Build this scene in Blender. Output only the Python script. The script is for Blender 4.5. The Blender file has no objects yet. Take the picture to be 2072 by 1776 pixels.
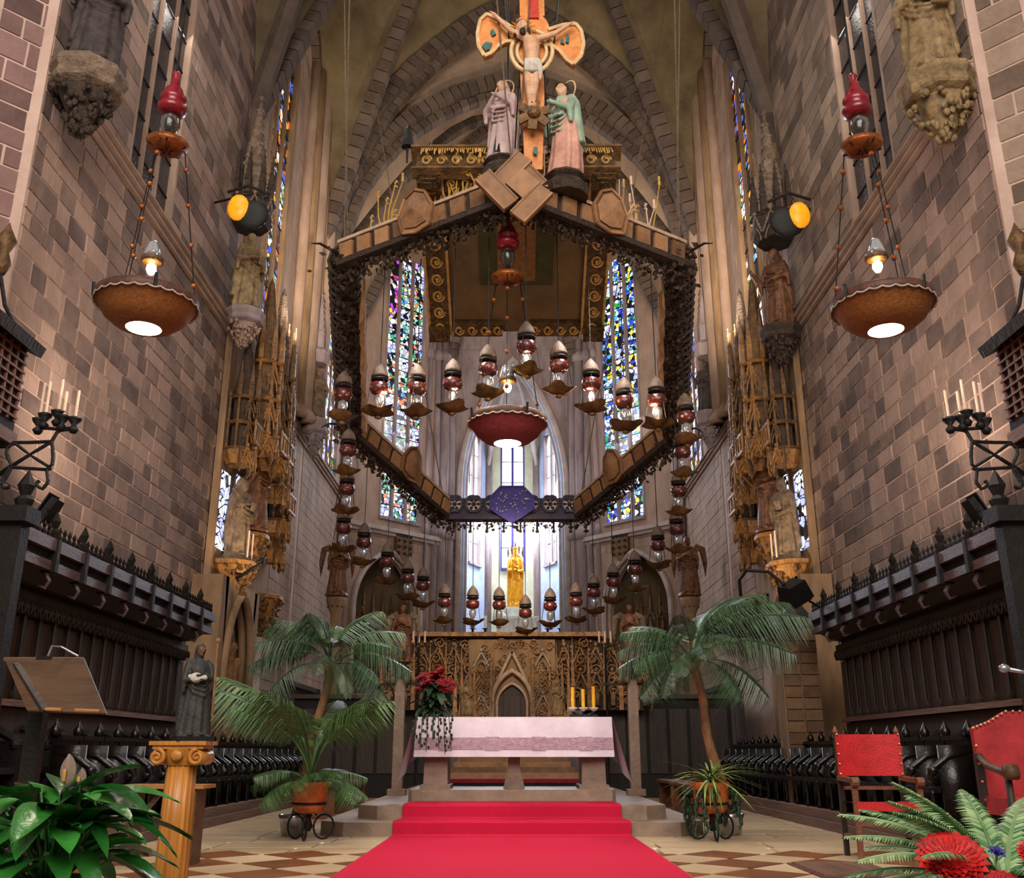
import bpy, math, random
from mathutils import Vector, Matrix, Euler
PI = math.pi
rnd = random.Random(7)
scene = bpy.context.scene
COL = scene.collection

# ------------------------------------------------------------------ camera
FPX, HOR = 1950.0, 637.0
TH = math.atan2(HOR, FPX); CT, ST = math.cos(TH), math.sin(TH)
cam = bpy.data.cameras.new('camera'); cam_o = bpy.data.objects.new('camera', cam); COL.objects.link(cam_o)
cam.sensor_fit = 'HORIZONTAL'; cam.sensor_width = 36; cam.lens = 36 * FPX / 2072
cam_o.location = (0, 0, 1.0); cam_o.rotation_euler = (PI / 2 + TH, 0, 0)
cam.clip_end = 200
scene.camera = cam_o

def at(u, v, Y):                       # a point at depth Y seen at photo position u, v
    x = (u - 1036) / FPX; y = (888 - v) / FPX
    t = Y / (CT - y * ST)
    return Vector((x * t, Y, 1 + (ST + y * CT) * t))

# ------------------------------------------------------------------ world, lights, exposure
vs = scene.view_settings
scene.display_settings.display_device = 'sRGB'
vs.view_transform = 'Standard'; vs.look = 'None'; vs.gamma = 1; vs.use_curve_mapping = False
vs.exposure = 0.38
w = bpy.data.worlds.new('world'); scene.world = w; w.use_nodes = True
bg = w.node_tree.nodes['Background']; bg.inputs[0].default_value = (1.0, .93, .86, 1); bg.inputs[1].default_value = 0.22

def light(name, kind, loc, energy, color, rot=None, target=None, **kw):
    l = bpy.data.lights.new(name, kind); l.energy = energy; l.color = color
    for k, v in kw.items(): setattr(l, k, v)
    o = bpy.data.objects.new(name, l); COL.objects.link(o); o.location = loc
    if target is not None:
        o.rotation_euler = (Vector(target) - Vector(loc)).to_track_quat('-Z', 'Y').to_euler()
    elif rot: o.rotation_euler = rot
    return o
# unseen fill light standing in for the nave behind the camera
light('nave_fill', 'AREA', (0, -7, 13), 3500, (1.0, .89, .81), target=(0, 22, 8), shape='RECTANGLE', size=14, size_y=10)
# daylight of the windows of the bays, entering through the side walls
for s in (-1, 1):
    light('bay_window_daylight', 'AREA', (s * 5.9, 14.4, 14.5), 260, (1.0, .93, .85), target=(-s * 5, 15.5, 5), shape='RECTANGLE', size=1.8, size_y=8)
    light('apse_window_daylight', 'AREA', (s * 4.2, 35.2, 14), 520, (.86, .88, 1.0), target=(-s * 2, 26, 9), shape='RECTANGLE', size=1.6, size_y=7)
    # the black floodlights that stand on the stall cornices
    light('stall_floodlight_beam', 'SPOT', (s * 4.75, 10.8, 3.95), 420, (1.0, .82, .68), target=(s * 6.2, 17, 10), spot_size=2.0, spot_blend=1, shadow_soft_size=.15)
    light('cornice_floodlight_beam', 'SPOT', (s * 5.0, 20.4, 10.3), 2000, (1.0, .82, .62), target=(s * 1.0, 30, 21.5), spot_size=1.8, spot_blend=.9, shadow_soft_size=.2)
    light('shrine_floodlight_beam', 'SPOT', (s * 4.3, 18.0, 3.6), 240, (1.0, .74, .46), target=(s * 5.9, 21.6, 7.2), spot_size=1.3, spot_blend=.8, shadow_soft_size=.1)
light('chapel_window_daylight', 'AREA', (0, 42.6, 12), 1500, (.80, .88, 1.0), target=(0, 38, 7), shape='RECTANGLE', size=3.4, size_y=5)
light('canopy_spot', 'SPOT', (0, 8.6, 12.6), 170, (1.0, .82, .62), target=(0, 13.4, 8.9), spot_size=1.2, spot_blend=.8, shadow_soft_size=.2)  # unseen spot aimed at the canopy, without a fitting
for s in (-1, 1):                                             # added overhead spots for the carpet and steps, no fittings on the ring
    light('altar_overhead_fill', 'SPOT', (s * 1.5, 12.3, 7.9), 620, (1.0, .88, .78), target=(s * .5, 12.6, 0), spot_size=1.5, spot_blend=.9, shadow_soft_size=.2)
light('reredos_spot', 'SPOT', (0, 17.2, 5.3), 620, (1.0, .78, .54), target=(0, 24, 2.6), spot_size=1.3, spot_blend=.9, shadow_soft_size=.2)  # unseen spot aimed at the reredos, without a fitting

for u_, v_, y_ in ((780, 800, 13.2), (920, 790, 12.8), (1066, 715, 12.3), (1195, 795, 12.8), (1320, 830, 13.2)):   # added uplight for the tester, set at the votive lamps
    light('votive_uplight', 'POINT', at(u_, v_, y_), 34, (1.0, .72, .42), shadow_soft_size=.1)
# ------------------------------------------------------------------ materials
MATS = {}
def ramp(nt, stops):
    r = nt.nodes.new('ShaderNodeValToRGB'); e = r.color_ramp.elements
    e[0].position, e[0].color = stops[0][0], (*stops[0][1], 1)
    e[1].position, e[1].color = stops[-1][0], (*stops[-1][1], 1)
    for p, c in stops[1:-1]:
        q = e.new(p); q.color = (*c, 1)
    return r
def lin(r, g, b):
    f = lambda c: (c / 255 / 12.92) if c / 255 <= .04045 else ((c / 255 + .055) / 1.055) ** 2.4
    return (f(r), f(g), f(b))
def mat(name, c1, c2=None, rough=.7, metal=0, scale=6, bump=.15, bscale=None, piece=False, stretch=None, spec=.4, emit=None, trans=0, detail=4):
    m = bpy.data.materials.new(name); m.use_nodes = True; nt = m.node_tree; N = nt.nodes; L = nt.links
    b = N['Principled BSDF']; b.inputs['Roughness'].default_value = rough; b.inputs['Metallic'].default_value = metal
    b.inputs['Specular IOR Level'].default_value = spec
    c1 = lin(*c1); c2 = lin(*c2) if c2 else tuple(x * .6 for x in c1)
    tc = N.new('ShaderNodeTexCoord'); mp = N.new('ShaderNodeMapping')
    geo = N.new('ShaderNodeNewGeometry')
    L.new(geo.outputs['Position'], mp.inputs[0])
    if stretch: mp.inputs['Scale'].default_value = stretch
    nz = N.new('ShaderNodeTexNoise'); nz.inputs['Scale'].default_value = scale; nz.inputs['Detail'].default_value = detail
    nz.inputs['Roughness'].default_value = .65
    L.new(mp.outputs[0], nz.inputs['Vector'])
    fac = nz.outputs['Fac']
    if piece:
        oi = N.new('ShaderNodeObjectInfo'); ad = N.new('ShaderNodeMath'); ad.operation = 'ADD'
        L.new(oi.outputs['Random'], ad.inputs[0]); L.new(geo.outputs['Random Per Island'], ad.inputs[1])
        fr = N.new('ShaderNodeMath'); fr.operation = 'FRACT'; L.new(ad.outputs[0], fr.inputs[0])
        mx = N.new('ShaderNodeMix'); mx.inputs[0].default_value = piece
        L.new(nz.outputs['Fac'], mx.inputs[2]); L.new(fr.outputs[0], mx.inputs[3]); fac = mx.outputs[0]
    r = ramp(nt, [(.28, c2), (.72, c1)]); L.new(fac, r.inputs[0]); L.new(r.outputs[0], b.inputs['Base Color'])
    if bump:
        bn = N.new('ShaderNodeTexNoise'); bn.inputs['Scale'].default_value = bscale or scale * 4; bn.inputs['Detail'].default_value = 5
        L.new(mp.outputs[0], bn.inputs['Vector'])
        bp = N.new('ShaderNodeBump'); bp.inputs['Strength'].default_value = bump; bp.inputs['Distance'].default_value = .05
        L.new(bn.outputs['Fac'], bp.inputs['Height']); L.new(bp.outputs[0], b.inputs['Normal'])
    if emit:
        b.inputs['Emission Color'].default_value = (*lin(*emit[0]), 1); b.inputs['Emission Strength'].default_value = emit[1]
    if trans: b.inputs['Transmission Weight'].default_value = trans
    MATS[name] = m
    return m
def stained(name, cols, scale, strength, dark=.25, lead=.06):      # back-lit stained glass: cells of colour between lead lines
    m = bpy.data.materials.new(name); m.use_nodes = True; nt = m.node_tree; N = nt.nodes; L = nt.links
    b = N['Principled BSDF']; b.inputs['Roughness'].default_value = .2; b.inputs['Base Color'].default_value = (.02, .02, .03, 1)
    geo = N.new('ShaderNodeNewGeometry')
    vo = N.new('ShaderNodeTexVoronoi'); vo.inputs['Scale'].default_value = scale
    ve = N.new('ShaderNodeTexVoronoi'); ve.feature = 'DISTANCE_TO_EDGE'; ve.inputs['Scale'].default_value = scale
    L.new(geo.outputs['Position'], vo.inputs['Vector']); L.new(geo.outputs['Position'], ve.inputs['Vector'])
    sp = N.new('ShaderNodeSeparateColor'); L.new(vo.outputs['Color'], sp.inputs[0])
    n = len(cols)
    r = ramp(nt, [(i / n, lin(*c)) for i, c in enumerate(cols)] ); r.color_ramp.interpolation = 'CONSTANT'
    L.new(sp.outputs[0], r.inputs[0])
    gt = N.new('ShaderNodeMath'); gt.operation = 'GREATER_THAN'; gt.inputs[1].default_value = lead
    L.new(ve.outputs['Distance'], gt.inputs[0])
    g2 = N.new('ShaderNodeMath'); g2.operation = 'GREATER_THAN'; g2.inputs[1].default_value = dark
    L.new(sp.outputs[1], g2.inputs[0])
    mu = N.new('ShaderNodeMath'); mu.operation = 'MULTIPLY'; L.new(gt.outputs[0], mu.inputs[0]); L.new(g2.outputs[0], mu.inputs[1])
    m2 = N.new('ShaderNodeMath'); m2.operation = 'MULTIPLY'; m2.inputs[1].default_value = strength; L.new(mu.outputs[0], m2.inputs[0])
    L.new(r.outputs[0], b.inputs['Emission Color']); L.new(m2.outputs[0], b.inputs['Emission Strength'])
    MATS[name] = m
def emis(name, c, s):
    m = bpy.data.materials.new(name); m.use_nodes = True; b = m.node_tree.nodes['Principled BSDF']
    b.inputs['Base Color'].default_value = (*lin(*c), 1); b.inputs['Emission Color'].default_value = (*lin(*c), 1); b.inputs['Emission Strength'].default_value = s
    MATS[name] = m

mat('mortar', (204, 176, 160), (170, 142, 128), .95, scale=1.2, bump=.2, bscale=14)
mat('ashlar', (166, 138, 122), (88, 72, 66), .92, scale=1.1, bump=.5, bscale=9, piece=.4)
mat('ashlar_pink', (142, 110, 104), (86, 66, 63), .92, scale=1.1, bump=.5, bscale=9, piece=.4)
mat('ashlar_ochre', (164, 140, 120), (94, 78, 67), .92, scale=1.1, bump=.5, bscale=9, piece=.4)
mat('plain_stone', (172, 146, 126), (128, 104, 90), .92, scale=1.6, bump=.3, bscale=9, stretch=(1, 1, .5))
mat('pale_stone', (188, 172, 166), (146, 130, 124), .9, scale=1.5, bump=.25, bscale=8)
mat('lilac_stone', (164, 148, 148), (112, 96, 96), .9, scale=2.2, bump=.3, bscale=8, stretch=(1, 1, .3))
mat('brown_stone', (160, 128, 94), (98, 76, 56), .9, scale=2.5, bump=.3, bscale=10, stretch=(1, 1, .25))
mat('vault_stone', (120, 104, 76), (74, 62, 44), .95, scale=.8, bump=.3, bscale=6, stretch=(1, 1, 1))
mat('lunette_stone', (168, 144, 120), (112, 92, 76), .95, scale=.5, bump=.3, bscale=6)
mat('voussoir', (104, 88, 76), (66, 54, 46), .9, scale=2, bump=.4, bscale=9, piece=.3)
mat('carved_dark', (78, 62, 50), (40, 32, 26), .85, scale=7, bump=.8, bscale=22)
mat('corbel_stone', (150, 128, 108), (74, 60, 48), .9, scale=6, bump=.8, bscale=18)
mat('gilt_stone', (168, 118, 58), (84, 54, 26), .55, scale=5, bump=.5, bscale=20, spec=.5)
mat('dull_gilt', (128, 92, 50), (58, 40, 24), .55, .2, scale=6, bump=.5, bscale=20)
mat('reredos_stone', (184, 142, 100), (104, 72, 46), .8, scale=9, bump=.7, bscale=26)
mat('leg_brick', (124, 96, 70), (84, 62, 46), .9, scale=4, bump=.4, bscale=16, piece=.4)
mat('gold', (236, 170, 46), (190, 116, 22), .3, .7, scale=6, bump=.2)
mat('stall_wood', (52, 37, 28), (24, 17, 13), .55, scale=7, bump=.25, stretch=(1, 1, .15), spec=.4)
mat('stall_panel', (66, 47, 36), (36, 25, 19), .55, scale=9, bump=.2, stretch=(3, 3, .12))
mat('canopy_wood', (94, 74, 78), (52, 38, 38), .5, scale=8, bump=.2, stretch=(3, .4, 3))
mat('black_wood', (27, 20, 16), (11, 8, 7), .62, scale=8, bump=.15, spec=.25)
mat('gloss_black', (22, 17, 15), (9, 7, 7), .3, scale=8, bump=.1, spec=.4)
mat('red_wood', (132, 82, 54), (84, 48, 32), .5, scale=4, bump=.2, stretch=(2, .3, 2))
mat('plinth_wood', (122, 90, 74), (84, 60, 50), .6, scale=3, bump=.2, stretch=(3, .3, 3))
mat('oak', (178, 126, 66), (120, 76, 36), .5, scale=5, bump=.2, stretch=(.3, 2, 2))
mat('lectern_wood', (90, 62, 38), (56, 37, 22), .5, scale=4, bump=.2, stretch=(.5, 2, 3))
mat('ring_panel', (158, 116, 78), (98, 66, 40), .6, scale=5, bump=.25, piece=.4)
mat('ring_dark', (62, 44, 32), (30, 22, 17), .6, scale=8, bump=.5)
mat('ring_trim', (190, 164, 138), (150, 122, 98), .6, scale=8, bump=.2)
mat('foliage_iron', (82, 64, 48), (34, 26, 20), .6, .3, scale=12, bump=.6)
mat('iron', (36, 32, 32), (16, 14, 14), .5, .5, scale=10, bump=.3)
mat('black', (20, 20, 22), (10, 10, 12), .35, scale=5, bump=.05)
mat('crimson', (150, 14, 32), (86, 6, 18), .3, scale=5, bump=.05, spec=.6)
mat('carpet', (190, 34, 66), (172, 24, 54), .95, scale=60, bump=.3, bscale=240, spec=.1)
mat('red_leather', (196, 34, 36), (160, 20, 26), .5, scale=6, bump=.15, bscale=40)
mat('red_velvet', (178, 50, 54), (140, 32, 38), .8, scale=6, bump=.15, bscale=60)
mat('copper', (168, 96, 44), (110, 54, 22), .4, .5, scale=7, bump=.3)
mat('lamp_brown', (150, 92, 40), (108, 60, 24), .55, scale=26, bump=.3, bscale=60)
mat('lamp_red', (134, 52, 52), (96, 32, 34), .55, scale=26, bump=.2, bscale=60)
mat('lamp_rim', (96, 58, 44), (58, 34, 26), .5, scale=10, bump=.2)
mat('white_trim', (214, 196, 180), (170, 150, 136), .6, scale=12, bump=.1)
mat('glass', (220, 226, 232), (200, 206, 214), .05, scale=3, bump=0, trans=.85)
mat('dark_glass', (66, 56, 50), (36, 30, 28), .12, scale=6, bump=.1, trans=.3)
mat('grey_cap', (112, 94, 82), (66, 52, 44), .6, scale=10, bump=.3)
mat('red_glass', (98, 34, 28), (50, 16, 13), .2, scale=12, bump=.15, spec=.7)
mat('leaf_bronze', (120, 84, 42), (62, 42, 22), .5, .3, scale=10, bump=.4)
mat('cloth_white', (224, 214, 226), (204, 192, 206), .9, scale=3, bump=.15, bscale=30, spec=.2)
mat('lace', (186, 160, 172), (152, 124, 140), .9, scale=14, bump=.5, bscale=40, spec=.2)
mat('step_stone', (150, 130, 112), (118, 98, 82), .5, scale=3, bump=.2)
mat('leg_stone', (146, 124, 108), (112, 92, 78), .6, scale=4, bump=.25)
mat('cream_marble', (206, 184, 150), (178, 152, 118), .25, scale=1.6, bump=.05, piece=.3)
mat('brown_marble', (150, 94, 60), (104, 62, 42), .25, scale=2.5, bump=.05, piece=.3)
mat('terracotta', (196, 106, 50), (142, 64, 28), .6, scale=7, bump=.4, bscale=30)
mat('palm_green', (60, 92, 56), (22, 44, 26), .4, scale=4, bump=.1, piece=.5, spec=.5)
mat('areca_green', (84, 118, 62), (34, 62, 30), .4, scale=4, bump=.1, piece=.5, spec=.5)
mat('spider_green', (150, 168, 84), (70, 104, 42), .45, scale=6, bump=.1, piece=.5)
mat('lily_green', (58, 138, 52), (16, 70, 24), .3, scale=5, bump=.15, piece=.5, spec=.6)
mat('fern_green', (150, 178, 124), (50, 98, 52), .45, scale=6, bump=.1, piece=.5)
mat('dark_leaf', (40, 66, 40), (16, 32, 18), .45, scale=6, bump=.1, piece=.5)
mat('column_gold', (204, 138, 56), (138, 82, 30), .38, scale=3, bump=.15, stretch=(4, 4, .3), spec=.5)
mat('spathe', (150, 130, 116), (112, 92, 80), .6, scale=8, bump=.1)
mat('trunk', (150, 110, 74), (96, 66, 42), .8, scale=8, bump=.6, bscale=26, stretch=(1, 1, .4))
mat('petal_red', (206, 34, 30), (150, 14, 20), .5, scale=9, bump=.1, piece=.5)
mat('rose_red', (150, 26, 30), (82, 10, 16), .6, scale=9, bump=.1, piece=.5)
mat('candle', (222, 190, 168), (200, 164, 140), .5, scale=6, bump=.05)
mat('beeswax', (226, 176, 44), (190, 136, 26), .45, scale=6, bump=.05)
mat('cross_orange', (212, 148, 78), (176, 92, 40), .5, scale=6, bump=.2)
mat('cross_edge', (216, 190, 146), (182, 146, 96), .5, scale=6, bump=.1)
mat('cross_green', (40, 104, 100), (26, 70, 70), .5, scale=9, bump=.1)
mat('cross_red', (196, 54, 30), (150, 32, 18), .5, scale=9, bump=.1)
mat('skin_wood', (204, 164, 132), (166, 124, 96), .6, scale=8, bump=.1)
mat('hair_dark', (48, 34, 26), (26, 18, 14), .7, scale=12, bump=.4)
mat('robe_lilac', (186, 164, 160), (144, 118, 118), .7, scale=5, bump=.15)
mat('robe_green', (156, 176, 154), (110, 132, 112), .7, scale=5, bump=.15)
mat('robe_pink', (206, 160, 142), (164, 114, 98), .7, scale=5, bump=.15)
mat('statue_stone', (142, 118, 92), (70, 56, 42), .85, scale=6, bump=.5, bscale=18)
mat('statue_dark', (76, 64, 60), (36, 30, 30), .7, scale=6, bump=.4, bscale=18)  # darker stone than the other statues
mat('statue_gilt', (158, 132, 92), (84, 66, 42), .6, scale=6, bump=.4, bscale=18)
mat('statue_bronze', (128, 84, 54), (60, 38, 26), .5, .2, scale=8, bump=.4, bscale=20)
mat('black_robe', (56, 54, 50), (26, 25, 24), .6, scale=6, bump=.2)
mat('white_cloth', (206, 198, 186), (160, 150, 138), .7, scale=6, bump=.15)
mat('tester_gold', (110, 82, 44), (36, 26, 18), .5, .3, scale=9, bump=.8, bscale=20)
mat('tester_scroll', (196, 158, 96), (140, 104, 56), .5, .2, scale=9, bump=.2)
mat('tester_field', (112, 90, 60), (80, 64, 42), .9, scale=2, bump=.3, bscale=30)
mat('tester_green', (70, 68, 40), (48, 48, 28), .9, scale=3, bump=.3, bscale=30)
mat('tester_gilt_field', (136, 96, 52), (92, 64, 36), .8, scale=14, bump=.5, bscale=30)
mat('chapel_wall', (206, 206, 186), (172, 174, 150), .9, scale=1.5, bump=.1)
mat('chapel_blue_lit', (176, 190, 214), (140, 152, 184), .9, scale=1.5, bump=.1)  # blue window light on jambs and oblique walls put into the colour
mat('marble_white', (236, 236, 232), (196, 200, 196), .4, scale=5, bump=.2)
mat('band_iron', (56, 46, 62), (30, 24, 36), .5, .3, scale=9, bump=.3)
mat('blue_enamel', (66, 56, 150), (36, 30, 92), .4, scale=22, bump=.4, bscale=40)
mat('wheat', (206, 166, 86), (150, 112, 48), .6, scale=9, bump=.1)
mat('rope', (118, 98, 80), (80, 64, 52), .9, scale=12, bump=.2)
mat('chrome', (200, 200, 204), (150, 150, 156), .25, .9, scale=4, bump=0)
mat('brass_nail', (232, 204, 150), (200, 160, 96), .3, .8, scale=6, bump=0)
mat('dark_pane', (52, 54, 62), (26, 27, 32), .18, scale=10, bump=.5, bscale=22, spec=.8)
mat('shield_black', (24, 26, 22), (12, 13, 11), .6, scale=8, bump=.3)
mat('soil', (48, 36, 28), (28, 20, 16), .95, scale=14, bump=.6)
emis('lit_lens', (255, 236, 206), 14)
emis('bulb', (255, 214, 150), 30)
mat('yellow_glow', (240, 170, 30), (214, 120, 12), .3, scale=7, bump=.1, emit=((240, 150, 20), .45))
emis('day_glass', (226, 236, 255), 4.2)
emis('blue_glass', (120, 130, 255), 2.2)
stained('glass_violet', [(170, 60, 200), (220, 170, 255), (230, 60, 90), (250, 250, 255), (60, 140, 90), (240, 190, 60)], 5.5, 1.3)
stained('glass_mixed', [(110, 200, 170), (250, 250, 245), (230, 120, 70), (90, 140, 220), (60, 150, 90), (250, 230, 170), (225, 250, 245), (200, 150, 220), (170, 225, 215)], 7.0, 1.3, .24)
stained('glass_blue', [(40, 80, 220), (250, 252, 255), (60, 160, 230), (40, 150, 70), (250, 210, 60), (220, 230, 255), (235, 245, 255), (50, 60, 170), (170, 215, 250)], 6.2, 1.35, .22)
stained('glass_amber', [(250, 170, 30), (80, 90, 190), (250, 240, 220), (220, 110, 40), (60, 110, 200)], 5.0, 1.0, .45)
stained('glass_night', [(90, 96, 120), (160, 170, 190), (60, 70, 110), (230, 220, 190)], 6, .5, .72)
stained('glass_pale', [(190, 200, 255), (240, 244, 255), (150, 160, 230), (210, 220, 250)], 5, 1.6, .12)
M_ = MATS.get
# ------------------------------------------------------------------ mesh helpers
class MB:
    def __init__(s): s.v = []; s.f = []
    def add(s, vs, fs):
        n = len(s.v); s.v += [tuple(p) for p in vs]; s.f += [tuple(i + n for i in f) for f in fs]; return s
    def box(s, c, d, rot=None, taper=1.0):
        x, y, z = d[0] / 2, d[1] / 2, d[2] / 2
        P = [Vector((i * x * (taper if k > 0 else 1), j * y * (taper if k > 0 else 1), k * z)) for k in (-1, 1) for i, j in ((-1, -1), (1, -1), (1, 1), (-1, 1))]
        if rot is not None:
            R = rot if isinstance(rot, Matrix) else Euler(rot).to_matrix()
            P = [R @ p for p in P]
        c = Vector(c)
        return s.add([p + c for p in P], [(3, 2, 1, 0), (4, 5, 6, 7), (0, 1, 5, 4), (1, 2, 6, 5), (2, 3, 7, 6), (3, 0, 4, 7)])
    def bar(s, a, b, w, h=None, up=(0, 0, 1)):
        a, b = Vector(a), Vector(b); d = b - a; L = d.length
        if L < 1e-6: return s
        y = d / L; z = Vector(up); x = y.cross(z)
        if x.length < 1e-4: x = y.cross(Vector((1, 0, 0)))
        x.normalize(); z = x.cross(y)
        R = Matrix((x, y, z)).transposed()
        return s.box((a + b) / 2, (w, L, h or w), R)
    def tube(s, pts, r, n=6, cap=True):
        pts = [Vector(p) for p in pts]; k = len(pts)
        if k < 2: return s
        rs = r if isinstance(r, (list, tuple)) else [r] * k
        d0 = (pts[1] - pts[0]).normalized(); ref = Vector((0, 0, 1)) if abs(d0.z) < .9 else Vector((1, 0, 0))
        x = d0.cross(ref).normalized(); V = []
        for i, p in enumerate(pts):
            d = (pts[min(i + 1, k - 1)] - pts[max(i - 1, 0)]).normalized()
            x = (x - d * x.dot(d)); x = x.normalized() if x.length > 1e-6 else d.orthogonal().normalized()
            y = d.cross(x)
            V += [p + (x * math.cos(2 * PI * j / n) + y * math.sin(2 * PI * j / n)) * rs[i] for j in range(n)]
        Fc = [(i * n + j, i * n + (j + 1) % n, (i + 1) * n + (j + 1) % n, (i + 1) * n + j) for i in range(k - 1) for j in range(n)]
        if cap: Fc += [tuple(range(n - 1, -1, -1)), tuple((k - 1) * n + j for j in range(n))]
        return s.add(V, Fc)
    def lathe(s, prof, n=16, c=(0, 0, 0), sx=1, sy=1, ph=0, wave=None):
        V = []; c = Vector(c)
        for i, (r, z) in enumerate(prof):
            for j in range(n):
                a = 2 * PI * j / n + ph; q = r * (wave(a, i) if wave else 1)
                V.append(c + Vector((q * math.cos(a) * sx, q * math.sin(a) * sy, z)))
        k = len(prof)
        Fc = [(i * n + j, i * n + (j + 1) % n, (i + 1) * n + (j + 1) % n, (i + 1) * n + j) for i in range(k - 1) for j in range(n)]
        if prof[0][0] > 1e-5: Fc.append(tuple(range(n - 1, -1, -1)))
        if prof[-1][0] > 1e-5: Fc.append(tuple((k - 1) * n + j for j in range(n)))
        return s.add(V, Fc)
    def ball(s, c, r, n=10, m=6, R=None):
        r = r if isinstance(r, (list, tuple)) else (r, r, r); V = []; c = Vector(c)
        for i in range(m + 1):
            t = PI * i / m
            for j in range(n):
                a = 2 * PI * j / n; p = Vector((r[0] * math.sin(t) * math.cos(a), r[1] * math.sin(t) * math.sin(a), -r[2] * math.cos(t)))
                V.append(c + (R @ p if R else p))
        return s.add(V, [(i * n + j, i * n + (j + 1) % n, (i + 1) * n + (j + 1) % n, (i + 1) * n + j) for i in range(m) for j in range(n)])
    def prism(s, poly, a, b):                       # poly: points in 3-D; swept from offset a to offset b
        a, b = Vector(a), Vector(b); n = len(poly); P = [Vector(p) for p in poly]
        return s.add([p + a for p in P] + [p + b for p in P], [tuple(range(n - 1, -1, -1)), tuple(range(n, 2 * n))] + [(i, (i + 1) % n, n + (i + 1) % n, n + i) for i in range(n)])
    def grid(s, fn, nu, nv):
        V = [fn(i / nu, j / nv) for i in range(nu + 1) for j in range(nv + 1)]
        w_ = nv + 1
        return s.add(V, [(i * w_ + j, (i + 1) * w_ + j, (i + 1) * w_ + j + 1, i * w_ + j + 1) for i in range(nu) for j in range(nv)])
    def mesh(s, name, m, smooth=False):
        me = bpy.data.meshes.new(name); me.from_pydata(s.v, [], s.f)
        if m: me.materials.append(M_(m) if isinstance(m, str) else m)
        if smooth: me.polygons.foreach_set('use_smooth', [True] * len(me.polygons))
        me.update(); return me
    def build(s, name, m, parent=None, smooth=False, loc=None):
        o = bpy.data.objects.new(name, s.mesh(name, m, smooth)); COL.objects.link(o)
        if parent is not None: o.parent = parent
        if loc is not None: o.location = loc
        return o

def tag(o, label=None, cat=None, group=None, kind=None):
    if label: o['label'] = label
    if cat: o['category'] = cat
    if group: o['group'] = group
    if kind: o['kind'] = kind
    return o
def thing(name, label, cat, loc=(0, 0, 0), rz=0, group=None, sc=1):
    o = bpy.data.objects.new(name, None); COL.objects.link(o); o.location = loc; o.rotation_euler = (0, 0, rz)
    o.scale = (sc, sc, sc); o.empty_display_size = .2
    return tag(o, label, cat, group)
def struct(name, mb, m, smooth=False): return tag(mb.build(name, m, None, smooth), kind='structure')
KIDS = {}
def kids(o): return [c for c in bpy.data.objects if c.parent == o]
def copy_tree(o, parent=None, tree=None):
    if tree is None: tree = snapshot(o)
    c = o.copy(); COL.objects.link(c)
    if parent is not None: c.parent = parent
    for ch, sub in tree: copy_tree(ch, c, sub)
    return c
def snapshot(o):
    by = {}
    for x in bpy.data.objects:
        if x.parent: by.setdefault(x.parent.name, []).append(x)
    f = lambda q: [(c, f(c)) for c in by.get(q.name, [])]
    return f(o)
def place(o, loc, rz=0, label=None, sc=None, tree=None, group=None):
    c = copy_tree(o, None, tree); c.location = loc; c.rotation_euler = (0, 0, rz)
    if sc: c.scale = (sc, sc, sc) if not isinstance(sc, tuple) else sc
    if label: c['label'] = label
    if group: c['group'] = group
    return c
def part(name, me, parent, M=None):                       # another object on shared mesh data
    o = bpy.data.objects.new(name, me); COL.objects.link(o); o.parent = parent
    if M is not None: o.matrix_local = M
    return o
def sculpt(mb, voxel=.02, smooth=2):                       # fuses overlapping volumes into one continuous carved surface
    me = mb.mesh('tmp', None); o = bpy.data.objects.new('tmp', me); COL.objects.link(o)
    md = o.modifiers.new('r', 'REMESH'); md.mode = 'VOXEL'; md.voxel_size = voxel; md.use_smooth_shade = True
    if smooth:
        sm = o.modifiers.new('s', 'SMOOTH'); sm.factor = .5; sm.iterations = smooth
    dg = bpy.context.evaluated_depsgraph_get(); dg.update()
    r = bpy.data.meshes.new_from_object(o.evaluated_get(dg))
    bpy.data.objects.remove(o); bpy.data.meshes.remove(me)
    r.polygons.foreach_set('use_smooth', [True] * len(r.polygons))
    return r
def mesh_part(name, me, m, parent):
    me.name = name; me.materials.clear(); me.materials.append(M_(m)); o = bpy.data.objects.new(name, me); COL.objects.link(o); o.parent = parent
    return o
def arc(a, h, n=12, full=True):                            # pointed (or round) arch: x, z over springing
    R = (a * a + h * h) / (2 * a); e = math.acos(max(-1, min(1, (R - a) / R)))
    L = [(-a + R - R * math.cos(e * i / n), R * math.sin(e * i / n)) for i in range(n + 1)]
    return L + [(-x, z) for x, z in reversed(L[:-1])] if full else L
CUBES = []
for k_ in range(6):
    b_ = MB(); b_.box((0, 0, 0), (1, 1, 1)); q_ = random.Random(k_)
    b_.v = [(x * (1 - q_.random() * .05), y * (1 - q_.random() * .05), z * (1 - q_.random() * .05)) for x, y, z in b_.v]
    CUBES.append(b_)
CUBE_MESH = {}
def cube_mesh(m, k):
    if (m, k) not in CUBE_MESH: CUBE_MESH[(m, k)] = CUBES[k].mesh('block', m)
    return CUBE_MESH[(m, k)]
def frame(o, x, n):                                        # matrix with x along the wall, y out of it, z up
    x = Vector(x).normalized(); n = Vector(n).normalized(); z = x.cross(n)
    if z.z < 0: z = -z
    M = Matrix((x, n, z)).transposed().to_4x4(); M.translation = Vector(o); return M
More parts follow.
